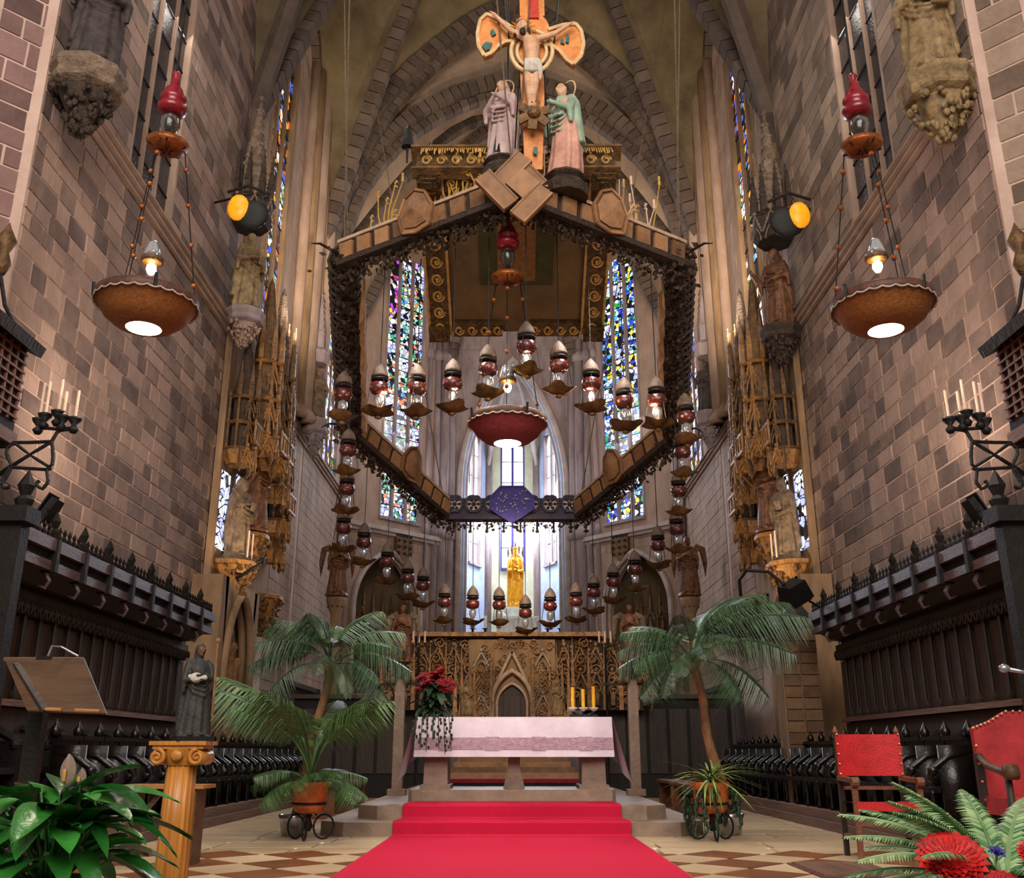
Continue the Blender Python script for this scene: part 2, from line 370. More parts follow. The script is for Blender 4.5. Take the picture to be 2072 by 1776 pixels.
def wall_slab(mb, Fm, s0, s1, z0, z1, holes, th=.5):       # wall with rectangular openings, face at y = 0
    S = sorted({s0, s1, *[h[0] for h in holes], *[h[1] for h in holes]}); Z = sorted({z0, z1, *[h[2] for h in holes], *[h[3] for h in holes]})
    R = Fm.to_3x3()
    for a, b in zip(S, S[1:]):
        for c, d in zip(Z, Z[1:]):
            if a < s0 - 1e-6 or b > s1 + 1e-6 or c < z0 - 1e-6 or d > z1 + 1e-6: continue
            if any(h[0] <= a + 1e-6 and h[1] >= b - 1e-6 and h[2] <= c + 1e-6 and h[3] >= d - 1e-6 for h in holes): continue
            mb.box(Fm @ Vector(((a + b) / 2, -th / 2, (c + d) / 2)), (b - a, th, d - c), R)
def courses(parent, Fm, s0, s1, z0, z1, holes, ch, ln, m, nparts=300, name='stone_block', seed=1, depth=.016, gap=.032):
    q = random.Random(seed); B = []; z = z0
    while z < z1 - .05:
        h = ch * q.uniform(.85, 1.2); h = min(h, z1 - z); s = s0 - q.random() * ln
        while s < s1:
            L = ln * q.uniform(.6, 1.5); a, b = max(s, s0), min(s + L, s1)
            segs = [(a, b)]
            for H in holes:
                if z + h > H[2] and z < H[3]:
                    segs = [x for (p, r) in segs for x in ((p, min(r, H[0])), (max(p, H[1]), r)) if x[1] - x[0] > .04]
            for p, r in segs:
                if r - p > .05: B.append((p + gap / 2, r - gap / 2, z + gap / 2, z + h - gap / 2, q.uniform(.4, 1) * depth, q.randrange(6)))
            s += L
        z += h
    inv = []
    for b in B:
        c = Fm @ Vector(((b[0] + b[1]) / 2, 0, (b[2] + b[3]) / 2)); d = c - Vector((0, 0, 1))
        vis = 1 if (d.z / d.y < .93 and abs(d.x) / d.y < .72) else 50
        inv.append((d.length * vis / math.sqrt((b[1] - b[0]) * (b[3] - b[2])), b))
    inv.sort(key=lambda t: t[0])
    for i, (_, b) in enumerate(inv[:nparts]):
        M = Fm @ Matrix.Translation(((b[0] + b[1]) / 2, b[4] / 2, (b[2] + b[3]) / 2)) @ Matrix.Diagonal((b[1] - b[0], b[4] + .01, b[3] - b[2], 1))
        part(name, cube_mesh(m, b[5]), parent, M)
    if len(inv) > nparts:
        r = MB(); R = Fm.to_3x3()
        for _, b in inv[nparts:]:
            r.box(Fm @ Vector(((b[0] + b[1]) / 2, b[4] / 2, (b[2] + b[3]) / 2)), (b[1] - b[0], b[4] + .01, b[3] - b[2]), R)
        tag(r.build('stone_courses', m, parent), kind='stuff')
def voussoirs(parent, pts, sec, m='voussoir', gap=.02, up=None, name='voussoir'):   # blocks along a curve, one object each
    pts = [Vector(p) for p in pts]
    for a, b in zip(pts, pts[1:]):
        d = b - a; L = d.length; y = d / L; x = Vector(up) if up else Vector((0, 1, 0)); x = (x - y * x.dot(y)).normalized(); z = x.cross(y)
        M = Matrix((x, y, z)).transposed().to_4x4(); M.translation = (a + b) / 2
        k = rnd.uniform(.92, 1.05)
        part(name, cube_mesh(m, rnd.randrange(6)), parent, M @ Matrix.Diagonal((sec[0] * k, L - gap, sec[1] * k, 1)))
def resample(pts, n):
    pts = [Vector(p) for p in pts]; D = [0]
    for a, b in zip(pts, pts[1:]): D.append(D[-1] + (b - a).length)
    out = []; j = 0
    for i in range(n + 1):
        t = D[-1] * i / n
        while j < len(D) - 2 and D[j + 1] < t: j += 1
        f = (t - D[j]) / max(1e-9, D[j + 1] - D[j]); out.append(pts[j].lerp(pts[j + 1], f))
    return out
# ------------------------------------------------------------------ structure
XW = 6.2
SZ = 9.8                                                   # height of the string course
SIDES = {'left': -1, 'right': 1}
def wframe(s): return frame((s * XW, 0, 0), (0, 1, 0), (-s, 0, 0))
WIN_N = [0]
def window(Fm, s0, s1, z0, z1, lights, rows, pmats, fm='plain_stone', mw=.13, head=True, jamb=.08, rec=.12, name=None):
    WIN_N[0] += 1
    mb = MB(); R = Fm.to_3x3()
    def bx(a, b, c, d, y0, y1): mb.box(Fm @ Vector(((a + b) / 2, (y0 + y1) / 2, (c + d) / 2)), (b - a, abs(y1 - y0), d - c), R)
    W = s1 - s0
    for k, e in ((s0, 1), (s1, -1)):
        bx(*sorted((k, k + e * jamb)), z0, z1, -.45, .02)
    bx(s0, s1, z0 - .06, z0 + .06, -.45, .1)
    a0, a1 = s0 + jamb, s1 - jamb; lw = (a1 - a0 - mw * (lights - 1)) / lights
    hz = z1 - lw * 1.1 if head else z1
    for i in range(1, lights):
        c = a0 + i * (lw + mw) - mw / 2
        bx(c - mw / 2, c + mw / 2, z0, z1, -.3, -.08); bx(c - mw / 4, c + mw / 4, z0, z1, -.09, -.05)
    L = []
    for i in range(lights):
        p = a0 + i * (lw + mw); L.append((p, p + lw))
        if head:                                           # pointed head: two spandrels
            A = arc(lw / 2, z1 - hz - .05, 6, False)
            for sg in (-1, 1):
                poly = [Fm @ Vector((p + lw / 2 + sg * x, -.32, hz + z)) for x, z in [(-abs(q[0]), q[1]) for q in A]] + [Fm @ Vector((p + lw / 2 - sg * 0, -.32, z1)), Fm @ Vector((p + lw / 2 - sg * lw / 2, -.32, z1))]
                n = Fm.to_3x3() @ Vector((0, .2, 0)); mb.prism(poly, (0, 0, 0), n)
    o = struct(name or 'window_%d' % WIN_N[0], mb, fm)
    pm = {}
    dz = (z1 - z0) / rows
    for i, (p, r) in enumerate(L):
        for j in range(rows):
            m = pmats[(i + j * 2) % len(pmats)] if not callable(pmats) else pmats(i, j)
            M = Fm @ Matrix.Translation(((p + r) / 2, -rec, z0 + (j + .5) * dz)) @ Matrix.Diagonal((r - p, .03, dz - .03, 1))
            part('pane', cube_mesh(m, 0), o, M)
    br = MB()                                              # saddle bars between the panes
    for p, r in L:
        for j in range(1, rows):
            br.box(Fm @ Vector(((p + r) / 2, -rec, z0 + j * dz)), (r - p, .06, .03), R)
    br.build('saddle_bars', 'iron', o)
    return o
HW1 = (13.38, 15.42, 9.95, 19.5); HW2 = (20.9, 23.5, 10.3, 20.2); HW3 = (29.6, 32.6, 10.0, 18.5)
for side, s in SIDES.items():
    Fm = wframe(s); am = 'ashlar' if s < 0 else 'ashlar_ochre'
    mb = MB(); wall_slab(mb, Fm, 10.7, 33.9, 0, 30, [HW1, HW2, HW3], .5)
    wl = struct('wall_' + side, mb, 'mortar')
    courses(wl, Fm, 10.72, 19.3, 3.0, SZ - .12, [], .27, .52, am if s < 0 else 'ashlar', 300, seed=3 + s)
    r2 = MB()
    up = tag(r2.build('upper_courses', None, wl), kind='stuff') if False else None
    # upper wall and far wall: courses joined
    for (a, b, c, d, hs, cm) in ((10.72, 19.3, SZ + .12, 21, [HW1], am), (19.7, 27, 2.5, 21, [HW2, (19.7, 24.4, 2.5, 9.6)], 'plain_stone'), (27.3, 33.8, 2, 18, [HW3], 'plain_stone')):
        courses(wl, Fm, a, b, c, d, hs, .3, .75, cm, 0, seed=int(a * 10 + c) + s, depth=.018, gap=.014)
    # string course
    for k, (y0, y1) in enumerate(((10.75, 20.3), (24.3, 33.9))):
        t = MB(); t.box((s * (XW - .06), (y0 + y1) / 2, SZ), (.16, y1 - y0, .1)); t.box((s * (XW - .03), (y0 + y1) / 2, SZ - .09), (.1, y1 - y0, .1))
        t.box((s * (XW - .1), (y0 + y1) / 2, SZ + .06), (.2, y1 - y0, .04))
        struct('trim_%d' % (1 + k + (2 if s > 0 else 0)), t, 'plain_stone')
    # windows
    window(Fm, *HW1, 3, 14, lambda i, j: 'dark_pane' if (j < 8 or (i + j) % 3) else 'glass_night', mw=.1, head=True)
    window(Fm, *HW2, 3, 14, lambda i, j: ['glass_amber', 'glass_night', 'glass_blue', 'glass_mixed'][(i * 2 + j) % 4] if j < 8 else 'glass_amber', fm='brown_stone', mw=.34, jamb=.3)
    window(Fm, *HW3, 4, 10, lambda i, j: ['glass_blue', 'glass_pale', 'glass_amber'][(i + j) % 3], fm='plain_stone', mw=.15)
    # wall arch above the second window, block by block
    fa = tag(MB().tube([(s * 6.15, 19.5, 14.6), (s * 6.15, 19.5, 15.6)], .22, 8).build('trim_wall_arch_' + side, 'voussoir'), kind='structure')
    A = [(s * (XW - .1), 23.25 + x, 15.6 + z) for x, z in arc(3.75, 7.6, 14)]
    voussoirs(fa, resample(A, 46), (.3, .42), up=(1, 0, 0))
    # pilaster shafts beside the great arch
    for k, (y, rr, x) in enumerate(((24.9, .16, 6.1), (25.35, .22, 6.05), (25.9, .3, 6.0), (26.4, .22, 5.95), (26.9, .34, 5.9), (19.45, .16, 6.15))):
        t = MB(); t.tube([(s * x, y, 9.9 if k < 5 else 12.6), (s * x, y, 26 if k < 5 else 15)], rr, 10)
        t.lathe([(rr * 1.3, 0), (rr * 1.6, .12), (rr * 1.2, .3), (rr, .4)], 10, (s * x, y, 9.9 if k < 5 else 12.5))
        struct('trim_shaft_%s_%d' % (side, k + 1), t, 'brown_stone' if k % 2 else 'plain_stone', True)
    # pier at the mouth of the chapel, its face turned to the nave, with a splayed corner
    mb = MB(); poly = [(s * 12, 10.3, 0), (s * 6.75, 10.3, 0), (s * 6.22, 10.85, 0), (s * 6.22, 11.4, 0), (s * 12, 11.4, 0)]
    mb.prism(poly, (0, 0, 0), (0, 0, 24)); pr = struct('wall_pier_' + side, mb, 'mortar')
    cm = 'ashlar_pink' if s < 0 else 'ashlar_ochre'
    courses(pr, frame((s * 6.75, 10.3, 0), (s, 0, 0), (0, -1, 0)), 0, 3.2, 3.0, 15, [], .34, .62, cm, 220, seed=21 + s)
    courses(pr, frame((s * 6.75, 10.3, 0), (-s * .53, .55, 0), (-s * .55, -.53, 0)), 0.02, .74, 3.0, 15, [], .34, .7, cm, 80, seed=31 + s)
    # oblique wall of the apse
    P0 = Vector((s * XW, 33.8, 0)); P1 = Vector((s * 2.6, 37.5, 0)); D = (P1 - P0); LB = D.length; D.normalize(); nB = Vector((-s * -D.y * s, 0, 0))
    n = Vector((-D.y, D.x, 0)); n = n if n.y < 0 else -n
    FB = frame(P0, D, n)
    HB = (1.75, 3.75, 9.4, 20.6); NB = (.75, 3.85, 3.0, 8.2)
    mb = MB(); wall_slab(mb, FB, 0, LB, 0, 28, [HB, NB], .5)
    # pointed head of the niche
    A = arc(1.55, 2.2, 8, False)
    for sg in (-1, 1):
        mb.prism([FB @ Vector((2.3 + sg * x, -.5, 6.0 + z)) for x, z in A] + [FB @ Vector((2.3, -.5, 8.21)), FB @ Vector((2.3 - sg * 1.56, -.5, 8.21))], (0, 0, 0), FB.to_3x3() @ Vector((0, .5, 0)))
    ob = struct('wall_apse_' + side, mb, 'plain_stone')
    courses(ob, FB, .1, LB - .1, 8.3, 9.2, [], .32, .8, 'plain_stone', 30, seed=5, depth=.015, gap=.014)
    window(FB, *HB, 3, 20, (lambda i, j: 'glass_violet' if j > 13 and i == 0 else 'glass_mixed' if (i + j) % 4 else 'glass_pale') if s < 0 else (lambda i, j: 'glass_blue' if (i * 3 + j) % 5 else 'glass_pale'), fm='lilac_stone', mw=.18)
    t = MB(); t.box(FB @ Vector((LB / 2, .1, 8.95)), (LB, .3, .16), FB.to_3x3()); t.box(FB @ Vector((LB / 2, .05, 8.82)), (LB, .18, .14), FB.to_3x3())
    struct('trim_apse_string_' + side, t, 'pale_stone')
    # niche moulding and recess
    nm = MB(); C = [FB @ Vector((2.3 - 1.55, .08, 3.0))] + [FB @ Vector((2.3 + x, .08, 6.0 + z)) for x, z in arc(1.55, 2.2, 10)] + [FB @ Vector((2.3 + 1.55, .08, 3.0))]
    nm.tube(C, .1, 6); nm.tube([p - FB.to_3x3() @ Vector((0, .3, 0)) for p in C], .07, 6)
    struct('trim_niche_arch_' + side, nm, 'pale_stone')
    rc = MB(); rc.box(FB @ Vector((2.3, -1.3, 5.3)), (3.6, .1, 6.4), FB.to_3x3())
    for e in (-1, 1): rc.box(FB @ Vector((2.3 + e * 1.65, -.9, 5.3)), (.12, .8, 6.4), FB.to_3x3())
    rc.box(FB @ Vector((2.3, -.9, 8.4)), (3.6, .9, .12), FB.to_3x3())
    struct('wall_niche_' + side, rc, 'vault_stone')
    # vault shafts in the angles of the apse
    for k, (p, rr) in enumerate(((Vector((s * 6.0, 33.6, 0)), .2), (Vector((s * 2.75, 37.2, 0)), .2), (Vector((s * 2.45, 37.3, 0)), .14), (Vector((s * 3.05, 37.0, 0)), .14), (Vector((s * 3.35, 36.7, 0)), .1))):
        t = MB(); t.tube([p + Vector((0, 0, 3)), p + Vector((0, 0, 17.5))], rr, 8); t.lathe([(rr * 1.5, 0), (rr * 1.7, .2), (rr, .5)], 8, p + Vector((0, 0, 16.5))); t.lathe([(rr * 1.5, 0), (rr * 1.5, .3), (rr, .5)], 8, p + Vector((0, 0, 9)))
        struct('trim_apse_shaft_%s_%d' % (side, k + 1), t, 'lilac_stone', True)

# end wall with the tall opening to the little chapel
Fe = frame((0, 37.5, 0), (1, 0, 0), (0, -1, 0))
mb = MB(); wall_slab(mb, Fe, -2.7, 2.7, 0, 30, [(-2.12, 2.2, 4.2, 17.2)], .6)
for sg in (-1, 1):
    mb.prism([Fe @ Vector((.04 + sg * x, -.6, 11.2 + z)) for x, z in arc(2.16, 5.6, 10, False)] + [Fe @ Vector((.04, -.6, 17.21)), Fe @ Vector((.04 - sg * 2.17, -.6, 17.21))], (0, 0, 0), (0, -.6, 0))
we = struct('wall_end', mb, 'lilac_stone')
courses(we, Fe, -2.7, -2.14, 4.3, 9.5, [], .22, .4, 'ashlar_pink', 60, seed=8); courses(we, Fe, 2.22, 2.7, 4.3, 9.5, [], .22, .4, 'ashlar_pink', 60, seed=9)
for k, (off, rr, m) in enumerate(((0, .13, 'pale_stone'), (.22, .1, 'chapel_blue_lit'), (.42, .08, 'pale_stone'))):
    t = MB(); h = 2.16 - off * .6
    t.tube([(.04 - h, 37.45 + off, 4.3)] + [(.04 + x, 37.45 + off, 11.2 + z) for x, z in arc(h, 5.6 - off * .6, 12)] + [(.04 + h, 37.45 + off, 4.3)], rr, 8)
    struct('trim_chapel_arch_%d' % (k + 1), t, m, True)
# chapel behind it
mb = MB()
def quadwall(mb, a, b, z0, z1, th=.2):
    mb.bar((a[0], a[1], (z0 + z1) / 2), (b[0], b[1], (z0 + z1) / 2), th, z1 - z0)
pts = [(-2.2, 38.1), (-2.2, 41.3), (-1.15, 43.6), (1.2, 43.6), (2.25, 41.3), (2.25, 38.1)]
mb.box((0, 41, 4.25), (5, 6.2, .3))
struct('floor_chapel', mb, 'pale_stone')
for k, (a, b) in enumerate(zip(pts, pts[1:])):
    A_, B_ = Vector((*a, 0)), Vector((*b, 0)); D_ = (B_ - A_); L_ = D_.length; D_.normalize(); n_ = Vector((-D_.y, D_.x, 0))
    if n_.dot(Vector((0, 40, 0)) - (A_ + B_) / 2) < 0: n_ = -n_
    Fc = frame(A_, D_, n_); h = [(L_ / 2 - (.56 if k == 2 else .62), L_ / 2 + (.56 if k == 2 else .62), 9.0, 15.2)] if 1 <= k <= 3 else []
    mb = MB(); wall_slab(mb, Fc, 0, L_, 4.3, 18, h, .25); struct('wall_chapel_%d' % (k + 1), mb, 'chapel_wall' if k in (0, 2, 4) else 'chapel_blue_lit')
    if h: window(Fc, *h[0], 2, 6, lambda i, j: 'day_glass', fm='lilac_stone' if k != 2 else 'blue_enamel', mw=.1, jamb=.07, rec=.2)
    for e in (0, L_):
        t = MB(); t.tube([Fc @ Vector((e, .1, 4.3)), Fc @ Vector((e, .1, 15))], .13, 8); struct('trim_chapel_shaft_%d' % (k * 2 + (1 if e else 2)), t, 'lilac_stone', True)
def web_fn(P0, P1, rise, K, p=1.0):
    P0, P1, K = Vector(P0), Vector(P1), Vector(K); L = (P1 - P0).length / 2; D = (P1 - P0).normalized()
    R = (L * L + rise * rise) / (2 * L)
    def f(s, t):
        x = (s * 2 - 1) * L; xx = abs(x); z = math.sqrt(max(0, R * R - (xx + R - L) ** 2)); b = (P0 + P1) / 2 + D * x + Vector((0, 0, z))
        q = b.lerp(K, t); q.z = b.z + (K.z - b.z) * math.sin(t * PI / 2) ** p
        return q
    return f
def vault(name, pts, rises, K, m, rib_m, closed=False, rib_r=.2, n=12, vous=False):
    mb = MB(); prs = list(zip(pts, pts[1:] + pts[:1])) if closed else list(zip(pts, pts[1:]))
    for (a, b), r in zip(prs, rises): mb.grid(web_fn(a, b, r, K), n, n)
    o = struct(name, mb, m, True)
    for i, p in enumerate(pts):
        f = web_fn(p, pts[(i + 1) % len(pts)], 3, K); C = [f(0, t / 16) - Vector((0, 0, .12)) for t in range(17)]
        if vous: voussoirs(o, resample(C, 40), (rib_r * 1.6, rib_r * 1.8))
        else: MB().tube(C, rib_r, 6).build('rib', rib_m, o)
    MB().ball(Vector(K) - Vector((0, 0, .2)), (rib_r * 3, rib_r * 3, rib_r * 1.5)).build('boss', rib_m, o)
    return o
vault('ceiling_chapel', [(p[0], p[1], 13.8) for p in pts], [2.5] * 5 + [1], (0, 40.5, 17.6), 'pale_stone', 'pale_stone', rib_r=.1)
vault('ceiling_bay_near', [(-XW, 10.6, 15.6), (-XW, 19.5, 15.6), (XW, 19.5, 15.6), (XW, 10.6, 15.6)], [7.5, 11, 7.5, 11], (0, 15, 28.5), 'vault_stone', 'voussoir', True, .25)
vault('ceiling_bay_far', [(-XW, 19.5, 15.6), (-XW, 27, 15.5), (XW, 27, 15.5), (XW, 19.5, 15.6)], [7.6, 10.3, 7.6, 11], (0, 23.2, 28.2), 'vault_stone', 'voussoir', True, .24, vous=True)
vault('ceiling_apse', [(-XW, 28.9, 16.2), (-XW, 33.8, 16.2), (-2.6, 37.5, 16.2), (2.6, 37.5, 16.2), (XW, 33.8, 16.2), (XW, 28.9, 16.2)], [6.5, 6.5, 6.5, 6.5, 6.5, 6.9], (0, 31.2, 24.2), 'lunette_stone', 'voussoir', False, .22, vous=True)
# great arch: two orders, block by block, and the lunette wall between them
ga = struct('trim_great_arch', MB().box((-6.1, 27.1, 14.9), (.5, .8, 1.2)).box((6.1, 27.1, 14.9), (.5, .8, 1.2)), 'voussoir')
for k, (a, h, y, z0, n, sec) in enumerate(((6.0, 10.1, 26.9, 15.5, 74, (.4, .5)), (5.72, 9.75, 27.15, 15.5, 74, (.3, .4)), (5.9, 7.0, 27.6, 16.0, 64, (.4, .5)), (5.5, 6.55, 27.8, 16.0, 60, (.34, .3)))):
    voussoirs(ga, resample([(x, y, z0 + z) for x, z in arc(a, h, 20)], n), sec)
mb = MB(); A1 = [(x, 27.8, 15.5 + z) for x, z in arc(6.1, 10.3, 20)]; A2 = [(x, 27.8, 16.0 + z) for x, z in arc(5.8, 6.9, 20)]
for (p, q), (r, t) in zip(zip(A1, A1[1:]), zip(A2, A2[1:])): mb.prism([p, q, t, r], (0, 0, 0), (0, .25, 0))
struct('wall_lunette', mb, 'lunette_stone')
mb = MB()                                                   # vault web between the arch and the apse ribs
K_ = Vector((0, 31.2, 24.2)); f_ = web_fn((-5.95, 28.0, 16.1), (5.95, 28.0, 16.1), 7.1, K_)
mb.grid(f_, 16, 8); struct('ceiling_apse_front', mb, 'lunette_stone', True)
mb = MB()                                                   # wall above the great arch
for (p, q) in zip(A1, A1[1:]): mb.prism([p, q, (q[0], 27.8, 32), (p[0], 27.8, 32)], (0, 0, 0), (0, .3, 0))
struct('wall_above_arch', mb, 'vault_stone')

# ------------------------------------------------------------------ floor
mb = MB(); mb.box((0, 16, -.08), (13, 46, .12)); mb.box((0, -4, -.085), (26, 30, .12)); fl = struct('floor', mb, 'step_stone')
T = .62; qd = T / math.sqrt(2)
for i in range(-12, 13):
    for j in range(0, 12):
        x, y = i * qd, 7.9 + j * qd
        if (i + j) % 2 or abs(x) > 4.35 or y > 11.0: continue
        ck = ((i + j) // 2 + (i - j) // 2) % 2 if False else (i % 2)
        M = Matrix.Translation((x, y, -.01)) @ Matrix.Rotation(PI / 4, 4, 'Z') @ Matrix.Diagonal((T - .012, T - .012, .02, 1))
        part('floor_tile', cube_mesh('brown_marble' if ck else 'cream_marble', 0), fl, M)
q = random.Random(4)
y = 11.0
while y < 27:
    x = -4.35
    while x < 4.3:
        L = q.uniform(.9, 1.3); L = min(L, 4.35 - x)
        if not (abs(x + L / 2) < 2 and y > 13.5) and L > .1:
            part('floor_slab', cube_mesh('cream_marble', 0), fl, Matrix.Translation((x + L / 2, y + .35, -.01)) @ Matrix.Diagonal((L - .012, .69, .02, 1)))
        x += L
    y += .7
# ------------------------------------------------------------------ sculpture
def limb(mb, a, b, r0, r1, n=8): mb.tube([a, Vector(a).lerp(Vector(b), .5), b], [r0, (r0 + r1) / 2, r1], n); mb.ball(a, r0, n, 5); mb.ball(b, r1, n, 5)
def hand(mb, p, d, k=1.0):                                   # palm, four fingers, thumb
    p, d = Vector(p), Vector(d).normalized(); s_ = d.orthogonal().normalized()
    mb.ball(p + d * .02 * k, (.02 * k, .02 * k, .02 * k), 6, 4)
    for i in range(4):
        o = p + d * .03 * k + s_ * (i - 1.5) * .011 * k; mb.tube([o, o + d * (.03 - abs(i - 1.4) * .004) * k, o + d * .045 * k - Vector((0, 0, .008 * k))], .0065 * k, 5)
    mb.tube([p + s_ * .015 * k, p + s_ * .034 * k + d * .022 * k], .007 * k, 5)
def head(mb, c, turn=0, tilt=0, hair=True, beard=False, k=1.0):
    R = Euler((tilt, 0, turn)).to_matrix(); c = Vector(c); P = lambda x, y, z: c + R @ Vector((x * k, y * k, z * k))
    mb.ball(c, (.05 * k, .058 * k, .072 * k), 12, 8, R); mb.ball(P(0, -.02, -.03), (.036 * k, .042 * k, .045 * k), 10, 6, R)
    mb.tube([P(0, -.054, .012), P(0, -.072, -.012), P(0, -.055, -.016)], [.006 * k, .012 * k, .008 * k], 6)
    for e in (-1, 1):
        mb.ball(P(e * .021, -.05, .012), .009 * k, 6, 4); mb.ball(P(e * .05, 0, 0), (.008 * k, .014 * k, .02 * k), 6, 4, R); mb.tube([P(e * .034, -.046, .024), P(e * .012, -.056, .026)], .006 * k, 5)
    mb.tube([P(-.016, -.054, -.036), P(.016, -.054, -.036)], .006 * k, 5)
    if beard: mb.ball(P(0, -.04, -.062), (.034 * k, .03 * k, .045 * k), 8, 6, R)
    if hair: mb.ball(P(0, .016, .022), (.06 * k, .06 * k, .064 * k), 10, 7, R); mb.tube([P(0, .04, .02), P(0, .055, -.05), P(0, .05, -.12)], [.05 * k, .05 * k, .035 * k], 8)
def robe(mb, folds=9, base=.17, seed=0, sway=0, top=.80, waist=.1):
    q = random.Random(seed); ph = [q.random() * 6 for _ in range(3)]
    def wv(a, i): return 1 + max(0, (9 - i)) / 9 * (.09 * math.sin(folds * a + ph[0]) + .05 * math.sin((folds + 4) * a + ph[1]))
    prof = [(base, 0), (base * .97, .1), (base * .9, .22), (base * .84, .34), (base * .78, .44), (waist + .02, .52), (waist, .57), (waist + .015, .64), (waist + .025, .71), (.105, .76), (.075, top), (.042, .835), (.036, .87)]
    n = len(mb.v); mb.lathe(prof, 40, (0, 0, 0), 1.05, .78, 0, wv)
    if sway: mb.v[n:] = [(x + sway * math.sin(z * PI / .8), y, z) for x, y, z in mb.v[n:]]
def mantle(mb, seed=1, drop=.3):                              # cloak that hangs from the shoulders in ridges
    q = random.Random(seed)
    for i in range(11):
        a = PI * .08 + PI * .84 * i / 10; x, y = math.cos(a), math.sin(a)
        mb.tube([(x * .07, y * .05, .83), (x * .13, y * .1, .74), (x * .15, y * .13, .5), (x * (.17 + q.uniform(-.01, .02)), y * .16, drop + q.uniform(-.04, .04))], [.03, .04, .038, .028], 7)
    for i in range(5):
        z = .42 + i * .055; mb.tube([(-.15, .02, z + .2), (-.06, -.1, z + .04), (.06, -.11, z), (.15, .02, z + .12)], .016, 6)
def arms(mb, spec):
    for sx, el, ha in spec:
        sh = (sx * .115, 0, .775); limb(mb, sh, el, .042, .034); limb(mb, el, ha, .036, .024); hand(mb, ha, Vector(ha) - Vector(el))
        mb.tube([Vector(el), Vector(el) + Vector((0, .01, -.14))], [.036, .02], 7)
def figure(kind, seed=0, voxel=.011):
    mb = MB(); robe(mb, 9, .165, seed, {'sway': .03}.get(kind, .012))
    if kind == 'saint': mantle(mb, seed, .12); arms(mb, [(-1, (-.18, -.03, .6), (-.06, -.13, .63)), (1, (.19, -.02, .58), (.1, -.15, .5))]); mb.box((.06, -.15, .62), (.09, .03, .12), (.2, 0, .2))
    if kind == 'staff': mantle(mb, seed, .2); arms(mb, [(-1, (-.19, -.04, .6), (-.2, -.16, .7)), (1, (.18, -.02, .6), (.05, -.13, .56))])
    if kind == 'angel': arms(mb, [(-1, (-.17, -.06, .6), (-.03, -.14, .66)), (1, (.17, -.06, .6), (.03, -.14, .65))]); mantle(mb, seed, .45)
    if kind == 'madonna': mantle(mb, seed, .1); arms(mb, [(-1, (-.18, -.03, .6), (-.03, -.13, .6)), (1, (.18, -.02, .6), (.09, -.14, .57))]); mb.ball((-.06, -.13, .68), (.04, .04, .07), 8, 6); mb.ball((-.06, -.14, .77), .033, 8, 6); mb.lathe([(.055, .96), (.06, .98), (.07, 1.02), (.0, 1.03)], 10)
    if kind == 'nun': mantle(mb, seed, .05); arms(mb, [(-1, (-.16, -.05, .6), (-.04, -.15, .6)), (1, (.15, -.05, .62), (.0, -.15, .64))])
    head(mb, (0, -.012, .925), turn=[.3, -.35, 0, .15][seed % 4], tilt=.12, beard=kind in ('saint', 'staff'))
    for e in (-1, 1): mb.ball((e * .06, -.13, .015), (.035, .06, .022), 8, 5)
    mb.lathe([(.2, -.05), (.2, -.012), (.18, .01)], 8, (0, 0, 0), 1, .85)
    return sculpt(mb, voxel)
FIG = {k: figure(k, i) for i, k in enumerate(('saint', 'staff', 'angel', 'madonna', 'nun'))}
def statue(name, label, kind, loc, h, m, rz=0, cat='statue', extra=None):
    t = thing(name, label, cat, loc, rz, sc=h)
    mesh_part('figure', FIG[kind].copy(), m, t)
    if extra: extra(t)
    return t
def wings(m):
    def f(t):
        for e in (-1, 1):
            mb = MB()
            for k in range(7):
                a = Vector((e * .05, .09, .74)); b = a + Vector((e * (.1 + .022 * k), .05, .14 - .012 * k)); c = b + Vector((e * (.06 - .012 * k), .04, -.16 - .055 * k))
                mb.tube([a, b, b.lerp(c, .5) + Vector((e * .02, .01, 0)), c], [.02, .026, .024, .008], 5)
            mb.build('wing', m, t, True)
    return f
def staff(m): return lambda t: MB().tube([(-.2, -.19, -.02), (-.2, -.18, 1.05)], .013, 6).ball((-.2, -.18, 1.07), .03).build('staff', m, t)

# ------------------------------------------------------------------ tilted ring canopy hung over the altar
RN = at(1040, 388, 11.9); RA = [at(700, 520, 13.4), at(1380, 520, 13.4)]; RB = [at(705, 858, 17.0), at(1378, 868, 17.0)]; RC = [at(898, 1032, 20.0), at(1172, 1032, 20.0)]
for k in (0, 1):
    sg = -1 if k == 0 else 1
    RA[k].x = sg * 2.62; RB[k].x = sg * 3.02; RC[k].x = sg * 1.42
VERT = [RN, RA[0], RB[0], RC[0], RC[1], RB[1], RA[1]]
ring = thing('ring_canopy', 'huge tilted seven-sided wooden ring canopy with painted panels hanging above the altar', 'canopy', (0, 16, 7))
OFF = Vector((0, 16, 7)); CEN = sum(VERT, Vector()) / 7
def edge(i):
    return VERT[i], VERT[(i + 1) % 7]
def shield_mesh():
    mb = MB(); pl = [(-.24, -.2), (-.3, .1), (-.18, .36), (0, .46), (.18, .36), (.3, .1), (.24, -.2), (0, -.26)]
    mb.prism([(x, 0, z) for x, z in pl], (0, -.06, 0), (0, 0, 0)); c = [(x * .8, z * .8 + .02) for x, z in pl]
    n = len(mb.v); mb.add([(x, -.09, z) for x, z in c] + [(0, -.15, .1)], [(i, (i + 1) % 8, 8) for i in range(8)])
    for i in range(8):
        a, b = pl[i], pl[(i + 1) % 8]; mb.bar((a[0], -.07, a[1]), (b[0], -.07, b[1]), .04)
    return mb.mesh('shield', 'ring_panel')
SHM = shield_mesh()
